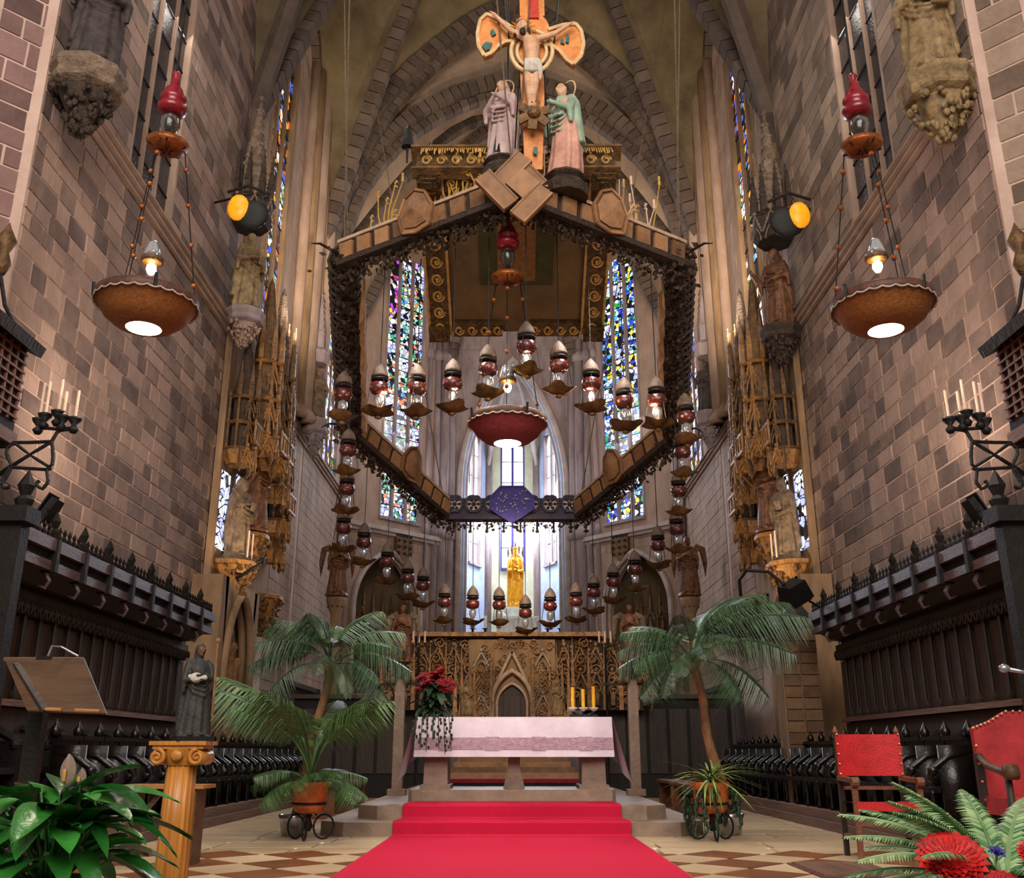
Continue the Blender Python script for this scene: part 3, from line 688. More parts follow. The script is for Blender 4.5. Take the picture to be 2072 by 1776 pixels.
def leaf_mesh(m, L=.12, W=.05):
    mb = MB(); mb.add([(0, 0, 0), (-W, .02, -L * .5), (0, -.015, -L * .45), (W, .02, -L * .5), (0, .03, -L)], [(0, 1, 2), (0, 2, 3), (1, 4, 2), (2, 4, 3)])
    return mb
q = random.Random(12)
for i in range(7):
    a, b = edge(i); a, b = a - OFF, b - OFF
    d = b - a; L = d.length; y = d / L; o_ = (a + b) / 2 - (CEN - OFF); o_.z = 0; o_ = (o_ - y * o_.dot(y)).normalized(); up = o_.cross(y); up = up if up.z > 0 else -up
    front = i in (0, 6); far = i == 3
    # the faces turned to the nave: outer face of the front sides, inner face of the far ones
    fn = o_ if front else -o_
    bm = MB(); bm.bar(a, b, .26, .3, up); bm.bar(a - up * .2 + fn * .05, b - up * .2 + fn * .05, .3, .08, up)
    bm.build('beam', 'ring_dark' if not far else 'band_iron', ring)
    tr = MB(); tr.bar(a + up * .2, b + up * .2, .32, .05, up); tr.build('top_rail', 'ring_trim' if not far else 'band_iron', ring)
    R = Matrix((y, -fn, up)).transposed()
    if R.determinant() < 0: R = Matrix((-y, -fn, up)).transposed()
    if not far:
        n = 9
        for k in range(n):
            if k == 4 or (k in (3, 5) and False): continue
            p = a.lerp(b, (k + .5) / n) + fn * .15
            M = R.to_4x4(); M.translation = p
            part('panel', cube_mesh('ring_panel', k % 6), ring, M @ Matrix.Diagonal((L / n * .74, .05, .27, 1)))
        M = R.to_4x4(); M.translation = (a + b) / 2 + fn * .17 + up * .04
        part('shield', SHM, ring, M)
    else:                                                   # far side: openwork rosettes and a blue shield
        for k in range(7):
            if k == 3: continue
            p = a.lerp(b, (k + .5) / 7) + fn * .15 + up * .1
            mb = MB(); X = y
            for kk in range(6):
                t0, t1 = 2 * PI * kk / 6, 2 * PI * (kk + 1) / 6; c0 = p + (X * math.cos(t0) + up * math.sin(t0)) * .19; c1 = p + (X * math.cos(t1) + up * math.sin(t1)) * .19
                mb.bar(c0, c1, .05, .06, fn); mb.bar(p, c0, .02, .03, fn)
                mb.ball(p + (X * math.cos(t0) + up * math.sin(t0)) * .1, .035, 6, 4)
            mb.ball(p, .045, 6, 4); mb.build('rosette', 'band_iron', ring)
            mb = MB(); mb.lathe([(.16, 0), (.16, .015)], 12); mm = R.to_4x4() @ Matrix.Rotation(PI / 2, 4, 'X'); mm.translation = p - fn * .03
            part('rosette_ground', mb.mesh('rosette_ground', 'white_trim'), ring, mm)
        M = R.to_4x4(); M.translation = (a + b) / 2 + fn * .22 + up * .08
        mb = MB(); pl = [(-.46, -.12), (-.46, .12), (-.24, .36), (.24, .36), (.46, .12), (.46, -.12), (.2, -.3), (0, -.42), (-.2, -.3)]
        mb.prism([(x, 0, z) for x, z in pl], (0, -.08, 0), (0, 0, 0))
        for kk in range(9): u0, u1 = pl[kk], pl[(kk + 1) % 9]; mb.bar((u0[0], -.09, u0[1]), (u1[0], -.09, u1[1]), .035)
        bs = mb.build('blue_shield', 'blue_enamel', ring); bs.matrix_local = M; bs['label'] = 'blue enamel shield on the far side of the ring'
        st = MB()
        for _ in range(40): st.ball((q.uniform(-.34, .34), -.1, q.uniform(-.2, .28)), .018, 5, 3)
        tag(st.build('studs_and_glints', 'white_trim', bs), kind='stuff')
    # leafy iron fringe under the beam
    fr = MB(); lm = leaf_mesh(None)
    for k in range(int(L * (80 if not far else 40))):
        p = a.lerp(b, q.random()) - up * (.22 + q.random() * .16) + o_ * q.uniform(-.16, .16)
        Rr = Euler((q.uniform(-1, 1), q.uniform(-1, 1), q.uniform(0, 6.3))).to_matrix() * q.uniform(.45, .95)
        fr.add([p + Rr @ Vector(v) for v in lm.v], lm.f)
    for k in range(int(L * 3)):
        p = a.lerp(b, (k + .5) / int(L * 3)) - up * .24; fr.tube([p, p - Vector((0, 0, .15)) + o_ * .1, p - Vector((0, 0, .2))], .025, 5); fr.ball(p - Vector((0, 0, .22)), .04, 6, 4)
    tag(fr.build('leafy_fringe', 'foliage_iron', ring), kind='stuff')
for k in (0, 1):                                            # rope-bound side beams with hanging ribbons, dark leafy bunches at the corners
    a, b = RA[k] - OFF, RB[k] - OFF; sg = -1 if k == 0 else 1
    for j in range(26):
        p = a.lerp(b, (j + .5) / 26); mb = MB(); d = (b - a).normalized()
        C = [p + Vector((math.cos(t) * .24, 0, math.sin(t) * .26)) + d * (t / 6.28 - .5) * .12 for t in [x * PI / 5 for x in range(11)]]
        mb.tube(C, .035, 5, False).build('rope_turn', 'ring_dark', ring)
    mb = MB(); inn = Vector((-sg * .3, 0, 0))
    def rb(s_, t_): 
        p = a.lerp(b, .06 + .8 * s_) + inn; return p + Vector((.05 * math.sin(s_ * 40), 0, -.1 - .55 * t_ - .06 * math.sin(s_ * 17)))
    mb.grid(rb, 40, 3); mb.build('ribbon', 'ring_panel', ring, True)
for i in (1, 2, 3, 4, 5, 6):
    p = VERT[i] - OFF; mb = MB(); lm = leaf_mesh(None, .2, .07)
    for k in range(70):
        c = p + Vector((q.gauss(0, .13), q.gauss(0, .13), q.gauss(-.12, .16))); Rr = Euler((q.uniform(-2, 2), q.uniform(-2, 2), q.uniform(0, 6.3))).to_matrix() * q.uniform(.4, .8)
        mb.add([c + Rr @ Vector(v) for v in lm.v], lm.f)
    tag(mb.build('leaf_bunch', 'foliage_iron', ring), kind='stuff')
    mb = MB(); dirs = Vector((p.x, p.y, 0)).normalized()
    mb.tube([p, p + dirs * .45 + Vector((0, 0, .06)), p + dirs * .6], [.03, .02, .008], 5); mb.build('iron_spike', 'iron', ring)
# crossed boards at the front corner
P = RN - OFF
for ang, off, ln in ((.86, (-.05, -.24, .18), .62), (-.86, (.2, -.22, .12), .5), (-.86, (-.24, -.26, -.14), .62), (.86, (.24, -.28, -.36), .6)):
    mb = MB(); mb.box((0, 0, 0), (ln, .06, .22)); mb.box((0, .01, .12), (ln, .1, .03)); mb.box((0, .01, -.12), (ln, .1, .03))
    o = mb.build('crossed_board', 'ring_panel', ring); o.location = P + Vector(off); o.rotation_euler = (0, -ang, 0)
mb = MB(); mb.box((0, 0, 0), (.34, .05, .34)); o = mb.build('diamond_panel', 'ring_panel', ring); o.location = P + Vector((.12, -.3, -.06)); o.rotation_euler = (0, PI / 4, 0)
# suspension cables
for i, (x, y, z) in enumerate(((-2.9, 12.5, 21), (2.9, 12.5, 21), (-1, 12, 22), (1, 12, 22), (-4.5, 22, 22), (4.5, 22, 22), (-4, 17, 22), (4, 17, 22))):
    v = [RA[0], RA[1], RN, RN, RC[0], RC[1], RB[0], RB[1]][i] - OFF
    MB().tube([v, Vector((x, y, z)) - OFF], .012, 4).build('suspension_cable', 'rope', ring)
for u_, v_, y_ in ((825, 285, 13), (1010, 300, 12.2)):
    p = at(u_, v_, y_) - OFF; MB().lathe([(.01, .3), (.06, .2), (.09, .0), (.1, -.12), (.02, -.14), (.015, -.4)], 8, p).build('cable_weight', 'iron', ring)
# reeds and gilded stalks on the front sides
for k in range(64):
    i = 0 if k % 2 else 6; a, b = edge(i); t = q.uniform(.08, .85) if i == 0 else q.uniform(.15, .92); p = a.lerp(b, t) - OFF + Vector((0, .3, .2))
    h = q.uniform(.35, 1.05); e = p + Vector((q.uniform(-.22, .22), q.uniform(-.1, .1), h)); mb = MB()
    mb.tube([p, p.lerp(e, .5) + Vector((q.uniform(-.06, .06), 0, 0)), e], [.012, .011, .009], 4)
    if k % 3 == 0: mb.tube([e, e + Vector((0, 0, .16))], [.022, .02], 6)
    else:
        for kk in range(5): mb.ball(e + Vector((.02 * math.sin(kk * 2), .02 * math.cos(kk * 2), -.03 * kk)), .017, 5, 3)
    mb.build('stalk', 'wheat' if k % 4 else 'candle', ring)
# ------------------------------------------------------------------ embroidered tester (flat tilted canopy) above the ring
T0, T1 = at(1040, 352, 12.6), at(1042, 672, 15.3)
tester = thing('tester', 'dark tilted rectangular tester with carved gilt border hanging above the ring canopy', 'canopy', (0, 14, 8.6))
d = (T1 - T0); Lt = d.length; yv = d.normalized(); xv = Vector((1, 0, 0)); nv = xv.cross(yv)   # nv: up
TM = Matrix((xv, yv, nv)).transposed().to_4x4(); TM.translation = (T0 + T1) / 2 - Vector((0, 14, 8.6)) + Vector((.03, 0, 0))
def tp(name, mb, m): o = mb.build(name, m, tester); o.matrix_local = TM; return o
hw = 1.46; hl = Lt / 2
tp('field', MB().box((0, 0, .05), (hw * 2, Lt, .06)), 'tester_field')
tp('green_panel', MB().box((0, -.25, 0), (1.2, Lt * .5, .06)), 'tester_green'); tp('gilt_panel', MB().box((0, -.2, -.03), (.62, Lt * .4, .04)), 'tester_gilt_field')
for e in (-1, 1):
    tp('side_border', MB().box((e * (hw - .16), 0, -.02), (.34, Lt, .1)), 'tester_gold')
    for k in range(9):
        mb = MB(); c = Vector((e * (hw - .16), -hl + (k + .5) * Lt / 9, -.09)); sc_ = [c + Vector((.1 * math.cos(t) * (1 - t / 14), .12 * math.sin(t) * (1 - t / 14), 0)) for t in [x * .5 for x in range(18)]]
        mb.tube(sc_, .022, 5); mb.ball(c, .04, 6, 4); tp('scroll', mb, 'tester_scroll')
    for y_ in (-hl, hl): tp('corner_box', MB().box((e * (hw - .14), y_ * .96, -.06), (.36, .3, .2)).box((e * (hw - .14), y_ * .96, -.18), (.24, .2, .06)).box((e * (hw - .14), y_ * .96, -.22), (.12, .1, .06)), 'tester_gold')
    for k in range(2): tp('gilt_rail', MB().bar((e * (hw + .02 - .36 * k), -hl, -.06), (e * (hw + .02 - .36 * k), hl, -.06), .04), 'tester_scroll')
for y_ in (-hl + .1, hl - .12):
    for e in (-1, 1):
        tp('end_border', MB().box((e * .66, y_, -.02), (.84, .3, .12)), 'tester_gold')
        for k in range(4):
            c = Vector((e * (.32 + k * .22), y_, -.1)); mb = MB(); mb.tube([c + Vector((.08 * math.cos(t), .1 * math.sin(t), 0)) * (1 - t / 12) for t in [x * .5 for x in range(17)]], .02, 5); tp('scroll', mb, 'tester_scroll')
# carved front frieze, standing up
mb = MB(); mb.box((0, -hl - .05, .18), (hw * 2 + .1, .12, .5)); tp('front_frieze', mb, 'tester_gold')
tp('front_cornice', MB().box((0, -hl - .1, .46), (hw * 2 + .3, .26, .06)).box((0, -hl - .08, -.1), (hw * 2 + .2, .2, .05)), 'dull_gilt')
for k in range(13):
    c = Vector((-hw + .1 + k * (hw * 2 - .2) / 12, -hl - .13, .18)); mb = MB()
    mb.tube([c + Vector((.08 * math.cos(t), 0, .14 * math.sin(t))) * (1 - t / 13) for t in [x * .5 for x in range(18)]], .02, 5); mb.ball(c + Vector((0, 0, .2)), .03, 6, 4); tp('scroll', mb, 'tester_scroll')
fr = MB()
for k in range(90): 
    x = -hw + hw * 2 * (k + .5) / 90; fr.tube([(x, -hl - .2, .44), (x + q.uniform(-.02, .02), -hl - .22, .44 - q.uniform(.1, .24))], .01, 4)
tag(tp('gold_fringe', fr, 'wheat'), kind='stuff')
for e in (-1, 1):
    for y_ in (-hl, hl): tp('cord', MB().tube([(e * hw, y_, 0), (e * hw * 1.2, y_ + 4, 11)], .012, 4), 'rope')

# ------------------------------------------------------------------ crucifix and the two mourners above the front corner
CX = at(1074, 105, 12.0); SCL = 12.9 / 1950 if False else (CX - Vector((0, 0, 1))).length / 1950
base_z = at(1074, 300, 12.0).z
cr = thing('crucifix', 'painted wooden crucifix with a pale carved figure on flared orange arms above the ring canopy', 'crucifix', (CX.x, 12.0, base_z))
def cp(u, v, dy=0): p = at(u, v, 12.0 + dy); return p - Vector((CX.x, 12.0, base_z))
def blob(pts, th, y0): return MB().prism([cp(u, v) + Vector((0, y0, 0)) for u, v in pts], (0, 0, 0), (0, th, 0))
Lw = [(1040, 60), (1008, 40), (985, 30), (972, 42), (966, 70), (968, 95), (980, 115), (996, 108), (1006, 96), (1022, 86), (1042, 84)]
Rw = [(1108, 62), (1140, 52), (1165, 50), (1176, 64), (1181, 90), (1176, 115), (1160, 132), (1146, 122), (1132, 104), (1118, 94), (1104, 92)]
for nm, pl in (('cross_arm', Lw), ('cross_arm', Rw)):
    a = blob(pl, .1, 0).build(nm, 'cross_orange', cr); ed = MB()
    for p, r in zip(pl, pl[1:]): ed.tube([cp(*p) + Vector((0, -.02, 0)), cp(*r) + Vector((0, -.02, 0))], .03, 6)
    ed.build('moulded_edge', 'cross_edge', a)
disc = lambda u, v, r, n=20: [(u + r * math.cos(2 * PI * i / n), v + r * math.sin(2 * PI * i / n)) for i in range(n)]
blob(disc(1076, 62, 36), .1, -.01).build('orange_disc', 'cross_orange', cr)
blob([(1052, 30), (1050, -60), (1100, -60), (1102, 30)], .1, .02).build('cross_head', 'cross_orange', cr); blob([(1068, 40), (1070, -60), (1086, -60), (1090, 40)], .12, -.05).build('red_flame', 'cross_red', cr)
blob([(1050, 90), (1062, 340), (1098, 340), (1104, 90)], .1, .03).build('cross_foot', 'cross_orange', cr)
mb = MB(); mb.tube([cp(1076 + 42 * math.cos(t), 106 + 42 * math.sin(t)) + Vector((0, -.02, 0)) for t in [x * PI / 12 for x in range(25)]], .035, 6, False); mb.tube([cp(1076 + 30 * math.cos(t), 106 + 30 * math.sin(t)) + Vector((0, -.02, 0)) for t in [x * PI / 12 for x in range(25)]], .03, 6, False)
mb.build('ring_of_the_cross', 'cross_edge', cr, True)
for pl in ([(975, 96), (983, 88), (996, 90), (990, 103), (983, 106)], [(992, 66), (998, 62), (1004, 72), (996, 76)], [(1018, 46), (1026, 44), (1028, 56), (1018, 54)], [(1134, 84), (1140, 82), (1142, 92), (1134, 90)], [(1146, 72), (1152, 76), (1150, 90), (1144, 88)], [(1080, 300), (1088, 302), (1086, 316), (1078, 312)]):
    blob(pl, .03, -.04).build('green_inlay', 'cross_green', cr)
mb = MB(); hp = Vector((0, -.16, 0)); H = lambda u, v, dy=0: cp(u, v) + Vector((0, -.14 + dy, 0))
hc = H(1056, 72, -.03)
mb.tube([H(1072, 92), H(1075, 105), H(1076, 125), H(1075, 145)], [.1, .13, .11, .105], 12)
limb(mb, H(1063, 92), H(1030, 72), .055, .045); limb(mb, H(1030, 72), H(1000, 42), .043, .03); limb(mb, H(1086, 92), H(1120, 82), .055, .045); limb(mb, H(1120, 82), H(1152, 62), .043, .03)
hand(mb, H(1000, 42), Vector((-.6, 0, .6)), 1.3); hand(mb, H(1152, 62), Vector((.7, 0, .5)), 1.3)
limb(mb, H(1069, 150), H(1068, 185, -.08), .075, .055); limb(mb, H(1068, 185, -.08), H(1072, 222), .055, .035); limb(mb, H(1083, 150), H(1083, 186, -.08), .075, .055); limb(mb, H(1083, 186, -.08), H(1079, 222), .055, .035)
for u in (1071, 1081): mb.ball(H(u, 228, -.03), (.035, .05, .05), 8, 5)
limb(mb, H(1070, 92), hc + Vector((0, 0, -.05)), .05, .045); head(mb, hc, .35, .35, hair=False, beard=True, k=1.7)
mesh_part('body', sculpt(mb, .014), 'skin_wood', cr)
mb = MB(); mb.ball(hc + Vector((0, .04, .06)), (.105, .1, .11), 10, 7); mb.tube([hc + Vector((-.09, .03, .0)), hc + Vector((-.1, .02, -.14))], [.05, .03], 7); mb.tube([hc + Vector((.08, .03, .0)), hc + Vector((.1, .02, -.14))], [.05, .03], 7); mb.ball(hc + Vector((.01, -.06, -.12)), (.055, .05, .07), 8, 6)
mesh_part('hair_and_beard', sculpt(mb, .014), 'hair_dark', cr)
mb = MB()
for k in range(16): t = k * 2 * PI / 16; mb.tube([hc + Vector((math.cos(t) * .1, .09, .04 + math.sin(t) * .1)), hc + Vector((math.cos(t) * .22, .1, .04 + math.sin(t) * .22))], [.014, .006], 5)
mb.build('nimbus', 'gold', cr)
mb = MB(); 
for k in range(6): mb.tube([H(1062, 140 + k * 4, -.06), H(1076, 146 + k * 4, -.13), H(1090, 140 + k * 4, -.06)], .035, 6)
mb.tube([H(1090, 142, -.05), H(1093, 165, -.06), H(1092, 180, -.05)], [.05, .04, .015], 7)
mesh_part('loincloth', sculpt(mb, .016), 'white_cloth', cr)
bs = MB()                                                   # gilded star boss under the feet
c = cp(1080, 246) + Vector((0, -.2, 0))
for k in range(6):
    t = k * PI / 3 + .4; e = c + Vector((math.cos(t) * .24, .05, math.sin(t) * .24)); bs.bar(c, e, .13, .04, (0, -1, 0))
bs.ball(c, (.1, .1, .1), 10, 6); bs.build('star_boss', 'dull_gilt', cr)
for e in (-1, 1): MB().tube([cp(1076 + e * 45, 90), cp(1076 + e * 60, -80)], .015, 5).build('iron_stay', 'iron', cr); MB().tube([cp(1076 + e * 24, 120), cp(1076 + e * 34, 300)], .012, 5).build('iron_stay', 'iron', cr)
def mourner(name, label, u, v0, v1, y, robe_m, mantle_m, turn, hair_m, veil):
    b = at(u, v1, y); h = (at(u, v0, y).z - b.z); t = thing(name, label, 'statue', b, turn, sc=h)
    mb = MB(); robe(mb, 8, .17, 3, .03); mesh_part('robe', sculpt(mb, .011), robe_m, t)
    mb = MB(); mantle(mb, 5, .28); arms(mb, [(-1, (-.16, -.07, .62), (-.02, -.16, .7)), (1, (.16, -.07, .62), (.03, -.16, .71))])
    mb.tube([(0, 0, .6), (0, -.01, .84)], [.12, .06], 10); mesh_part('mantle', sculpt(mb, .011), mantle_m, t)
    mb = MB(); head(mb, (0, -.015, .92), 0, .2, hair=False); mb.tube([(0, 0, .82), (0, -.01, .89)], .035, 8); mesh_part('head', sculpt(mb, .009), 'skin_wood', t)
    mb = MB(); mb.ball((0, .014, .945), (.062, .06, .062), 10, 7); mb.tube([(0, .04, .94), (0, .06, .86), (0, .07, .76)], [.06, .06, .05 if veil else .02], 9); mesh_part('veil' if veil else 'hair', sculpt(mb, .01), hair_m, t)
    mb = MB(); mb.tube([(math.cos(a) * .11, .05, .93 + math.sin(a) * .11) for a in [x * PI / 12 for x in range(25)]], .007, 5, False); mb.build('halo', 'cross_edge', t)
    mb = MB(); mb.lathe([(.2, -.2), (.22, -.12), (.16, -.05), (.2, -.02), (.18, .01)], 10); mb.build('base', 'foliage_iron', t)
mourner('mourner_statue', 'pale lilac robed statue of a veiled woman left of the crucifix', 1016, 165, 330, 12.3, 'robe_lilac', 'robe_lilac', -.5, 'robe_lilac', True)
mourner('mourner_statue', 'statue in green mantle and pink robe praying right of the crucifix', 1143, 170, 362, 12.2, 'robe_pink', 'robe_green', -.9, 'hair_dark', False)

# ------------------------------------------------------------------ the small lamps under the ring
def small_lamp():
    t = thing('hanging_lamp', 'x', 'lamp', group='small votive lamps hung from the ring canopy')
    MB().lathe([(.01, .02), (.05, -.02), (.1, -.09), (.125, -.17), (.13, -.2), (.02, -.19)], 12).build('cap', 'grey_cap', t, True)
    MB().lathe([(.1, -.21), (.13, -.23), (.13, -.25), (.1, -.27)], 12).build('collar', 'iron', t, True)
    mb = MB().lathe([(.1, -.29), (.13, -.31), (.14, -.38), (.12, -.44), (.09, -.46)], 12); g = mb.build('red_cup', 'red_glass', t, True)
    st = MB()  # small balls standing in for the highlights on the red cup
    for k in range(8): st.ball((.135 * math.cos(k * PI / 4), .135 * math.sin(k * PI / 4), -.38), .016, 5, 4)
    tag(st.build('studs_and_glints', 'grey_cap', g), kind='stuff')
    MB().lathe([(.03, -.46), (.07, -.5), (.075, -.58), (.04, -.66), (.01, -.68)], 10).build('glass_globe', 'glass', t, True)
    mb = MB().grid(lambda a, b: Vector((math.cos(a * 2 * PI) * (.02 + .2 * b) * (1 + .18 * math.sin(a * 2 * PI * 5) * b), math.sin(a * 2 * PI) * (.02 + .2 * b) * (1 + .18 * math.sin(a * 2 * PI * 5) * b), -.8 + .1 * b ** 2 + .035 * b * math.sin(a * 2 * PI * 3))), 24, 4)
    mb.lathe([(.0, -.86), (.06, -.83), (.02, -.79)], 8); mb.build('leaf_dish', 'leaf_bronze', t, True)
    ch = MB()
    for k in range(3): a = k * 2 * PI / 3; ch.tube([(.12 * math.cos(a), .12 * math.sin(a), -.25), (.19 * math.cos(a), .19 * math.sin(a), -.73)], .006, 4)
    ch.build('chains', 'iron', t)
    return t
UPP = [(697, 752, 13.7), (770, 738, 13.2), (845, 738, 13.0), (917, 728, 12.8), (988, 698, 12.6), (1065, 652, 12.3), (1130, 692, 12.6), (1195, 728, 12.8), (1262, 765, 13.0), (1327, 762, 13.2), (1385, 797, 13.7)]
LOW = [(738, 1058, 17.6), (785, 1098, 18.2), (826, 1132, 18.8), (857, 1148, 19.2), (900, 1182, 19.7), (957, 1186, 20.0), (1010, 1188, 20.1), (1063, 1204, 20.1), (1113, 1190, 20.0), (1165, 1180, 19.8), (1201, 1162, 19.4), (1240, 1140, 19.0), (1283, 1114, 18.5), (1330, 1064, 17.6)]
SID = [(706, 868, 15.2), (704, 948, 16.0), (697, 1028, 16.8), (1378, 872, 15.2), (1371, 952, 16.0), (1367, 1030, 16.8)]
ORD = ['first', 'second', 'third', 'fourth', 'fifth', 'sixth', 'seventh', 'eighth', 'ninth', 'tenth', 'eleventh', 'twelfth', 'thirteenth', 'last']
ORD20 = ORD[:13] + ['fourteenth', 'fifteenth', 'sixteenth', 'seventeenth', 'eighteenth', 'nineteenth', 'farthest']
proto = small_lamp(); tree = snapshot(proto)
for grp, lst in (('upper', UPP), ('lower', LOW), ('side', SID)):
    for i, (u, v, Y) in enumerate(lst):
        p = at(u, v, Y)
        lab = {'upper': 'votive lamp with red cup, %s from the left in the upper arc under the ring' % ('last' if i == 10 else ORD[i]),
               'lower': 'votive lamp with dark cap, %s from the left in the lower row behind the altar' % ORD[i],
               'side': 'votive lamp at the %s end of the ring, %s from the top of its column' % ('left' if i < 3 else 'right', ORD[i % 3])}[grp]
        first = grp == 'upper' and i == 0
        o = proto if first else place(proto, p, rnd.uniform(0, 6), lab, tree=tree)
        if first: o.location = p; o['label'] = lab
        zr = 8.55 - .34 * (Y - 12) + 0.0
        MB().tube([(0, 0, 0), (0, 0, max(.25, zr - p.z - .1))], .008, 4).build('cable', 'iron', o)

# ------------------------------------------------------------------ the three great hanging lamps
def great_lamp(loc, label, sm, D):
    zf, zd, zb = D                                          # heights of finial top, dish and bulb above the rim
    t = thing('pendant_lamp', label, 'lamp', loc, group='large pendant lamps with round shades')
    MB().tube([(0, 0, zf), (0, 0, zf + 9)], .014, 5).build('cord', 'iron', t)
    k = .42
    MB().lathe([(.03, zf), (.055, zf - .04), (.03, zf - .09), (.05, zf - .14), (.06, zf - .2), (.1, zf - .26), (.12, zf - .33), (.15, zf - .36), (.15, zf - .42), (.12, zf - .44), (.17, zf - .5), (.16, zf - .56), (.08, zf - .6)], 16).build('red_finial', 'crimson', t, True)
    MB().lathe([(.07, zf - .6), (.11, zf - .66), (.115, zf - .74), (.07, zf - .86), (.03, zf - .92)], 14).build('glass_vase', 'dark_glass', t, True)
    ds = MB().lathe([(.02, zd - .05), (.12, zd - .06), (.22, zd + .0), (.24, zd + .05), (.21, zd + .03), (.1, zd - .02), (.02, zd - .02)], 20).build('copper_dish', 'copper', t, True)
    rb = MB()
    for j in range(5): a = j * 2 * PI / 5; rb.tube([(.03 * math.cos(a), .03 * math.sin(a), zd - .065), (.22 * math.cos(a), .22 * math.sin(a), zd - .01)], .009, 4)
    rb.build('dish_ribs', 'iron', ds)
    for j in range(3):
        a = j * 2 * PI / 3 + .5; p0 = Vector((.2 * math.cos(a), .2 * math.sin(a), zd)); p1 = Vector((.51 * math.cos(a), .51 * math.sin(a), .08))
        ch = MB().tube([p0, p1], .007, 4).build('chain', 'iron', t); bd = MB()
        for f in (.12, .35, .6, .85): bd.ball(p0.lerp(p1, f), .032, 7, 5)
        bd.build('beads', 'copper', ch)
    MB().lathe([(.03, zb + .26), (.07, zb + .22), (.1, zb + .1), (.11, zb + .06)], 14).build('glass_hood', 'glass', t, True)
    MB().lathe([(.11, zb + .05), (.125, zb + .04), (.125, zb + .0), (.1, zb - .01)], 14).build('gallery_ring', 'dull_gilt', t, True)
    MB().lathe([(.02, zb - .02), (.05, zb - .05), (.055, zb - .1), (.03, zb - .15), (.01, zb - .16)], 12).build('lit_bulb', 'bulb', t, True)
    sh = MB().lathe([(.185, -.25), (.32, -.21), (.43, -.12), (.5, 0), (.53, .02), (.5, .03), (.4, -.09), (.3, -.17), (.185, -.2)], 40).build('shade', sm, t, True)
    rim = MB().lathe([(.525, .01), (.54, .02), (.54, .11), (.525, .12), (.51, .11), (.515, .02)], 40).build('rim_band', 'lamp_rim', t, True)
    sc_ = MB()
    for j in range(26):
        a0 = 2 * PI * j / 26; C = [(.545 * math.cos(a0 + x * 2 * PI / 26 / 6), .545 * math.sin(a0 + x * 2 * PI / 26 / 6), .03 - .022 * math.sin(x * PI / 6)) for x in range(7)]
        sc_.tube(C, .009, 4, False)
    sc_.build('scalloped_trim', 'white_trim', rim)
    for j in range(4):
        a = j * PI / 2 + .5; MB().tube([(.54 * math.cos(a), .54 * math.sin(a), .02), (.55 * math.cos(a), .55 * math.sin(a), .17)], .018, 6).build('rim_finial', 'iron', t)
    MB().lathe([(.0, -.258), (.185, -.25), (.18, -.235), (0, -.24)], 24).build('lit_lens', 'lit_lens', t)
    L = light('lamp_beam', 'SPOT', (0, 0, -.29), 160, (1, .86, .68), rot=(0, 0, 0), spot_size=2.3, spot_blend=.6, shadow_soft_size=.14); L.parent = t
    L = light('bulb_light', 'POINT', (0, 0, zb - .1), 55, (1, .78, .52), shadow_soft_size=.05); L.parent = t
for u, v, Y, lab, sm, tops in ((296, 622, 9.5, 'pendant lamp with brown round shade before the left wall', 'lamp_brown', (146, 298, 530)), (1787, 626, 9.5, 'pendant lamp with brown round shade before the right wall', 'lamp_brown', (150, 300, 525)), (1027, 862, 12.4, 'pendant lamp with dull red round shade in the middle above the altar', 'lamp_red', (430, 566, 772))):
    p = at(u, v, Y); f = lambda vv: at(u, vv, Y).z - p.z
    great_lamp(p, lab, sm, tuple(f(x) for x in tops))
# ------------------------------------------------------------------ gothic ornament
def pinnacle(mb, x, y, z, h, r):
    mb.lathe([(r, 0), (r, h * .3), (r * 1.25, h * .32), (r * .95, h * .36), (r * .12, h * .95), (r * .3, h * .97), (0, h)], 4, (x, y, z), ph=PI / 4)
    for k in range(5):
        for j in range(4):
            t = .4 + k * .11; rr = r * (.95 - (t - .36) / .6 * .82); a = j * PI / 2 + PI / 4
            mb.ball((x + rr * math.cos(a), y + rr * math.sin(a), z + h * t), r * .2, 4, 3)
def gable(mb, x, y, z, w, h, t=.03, crockets=True):           # little pointed gable over an arch, facing -y
    A, B, C = Vector((x - w / 2, y, z)), Vector((x, y, z + h)), Vector((x + w / 2, y, z))
    mb.bar(A, B, t); mb.bar(B, C, t)
    for k in range(1, 5):
        for p, q_ in ((A, B), (C, B)): mb.ball(p.lerp(q_, k / 5) + Vector((0, 0, t)), t * .9, 4, 3)
    mb.ball(B + Vector((0, 0, t * 1.5)), t * 1.5, 5, 4)
    C2 = [(x + p, y, z - h * .35 + q_) for p, q_ in arc(w * .38, h * .75, 6)]; mb.tube(C2, t * .5, 4, False)
def lace(mb, x0, x1, y, z0, z1, n, t=.018):                    # row of open arches between two rails
    mb.bar((x0, y, z0), (x1, y, z0), t * 1.6); mb.bar((x0, y, z1), (x1, y, z1), t * 1.6)
    w_ = (x1 - x0) / n
    for k in range(n + 1): mb.bar((x0 + k * w_, y, z0), (x0 + k * w_, y, z1 + t * 2), t)
    for k in range(n):
        c = x0 + (k + .5) * w_; mb.tube([(c + p, y, z0 + (z1 - z0) * .5 + q_) for p, q_ in arc(w_ * .45, (z1 - z0) * .42, 4)], t * .5, 4, False)

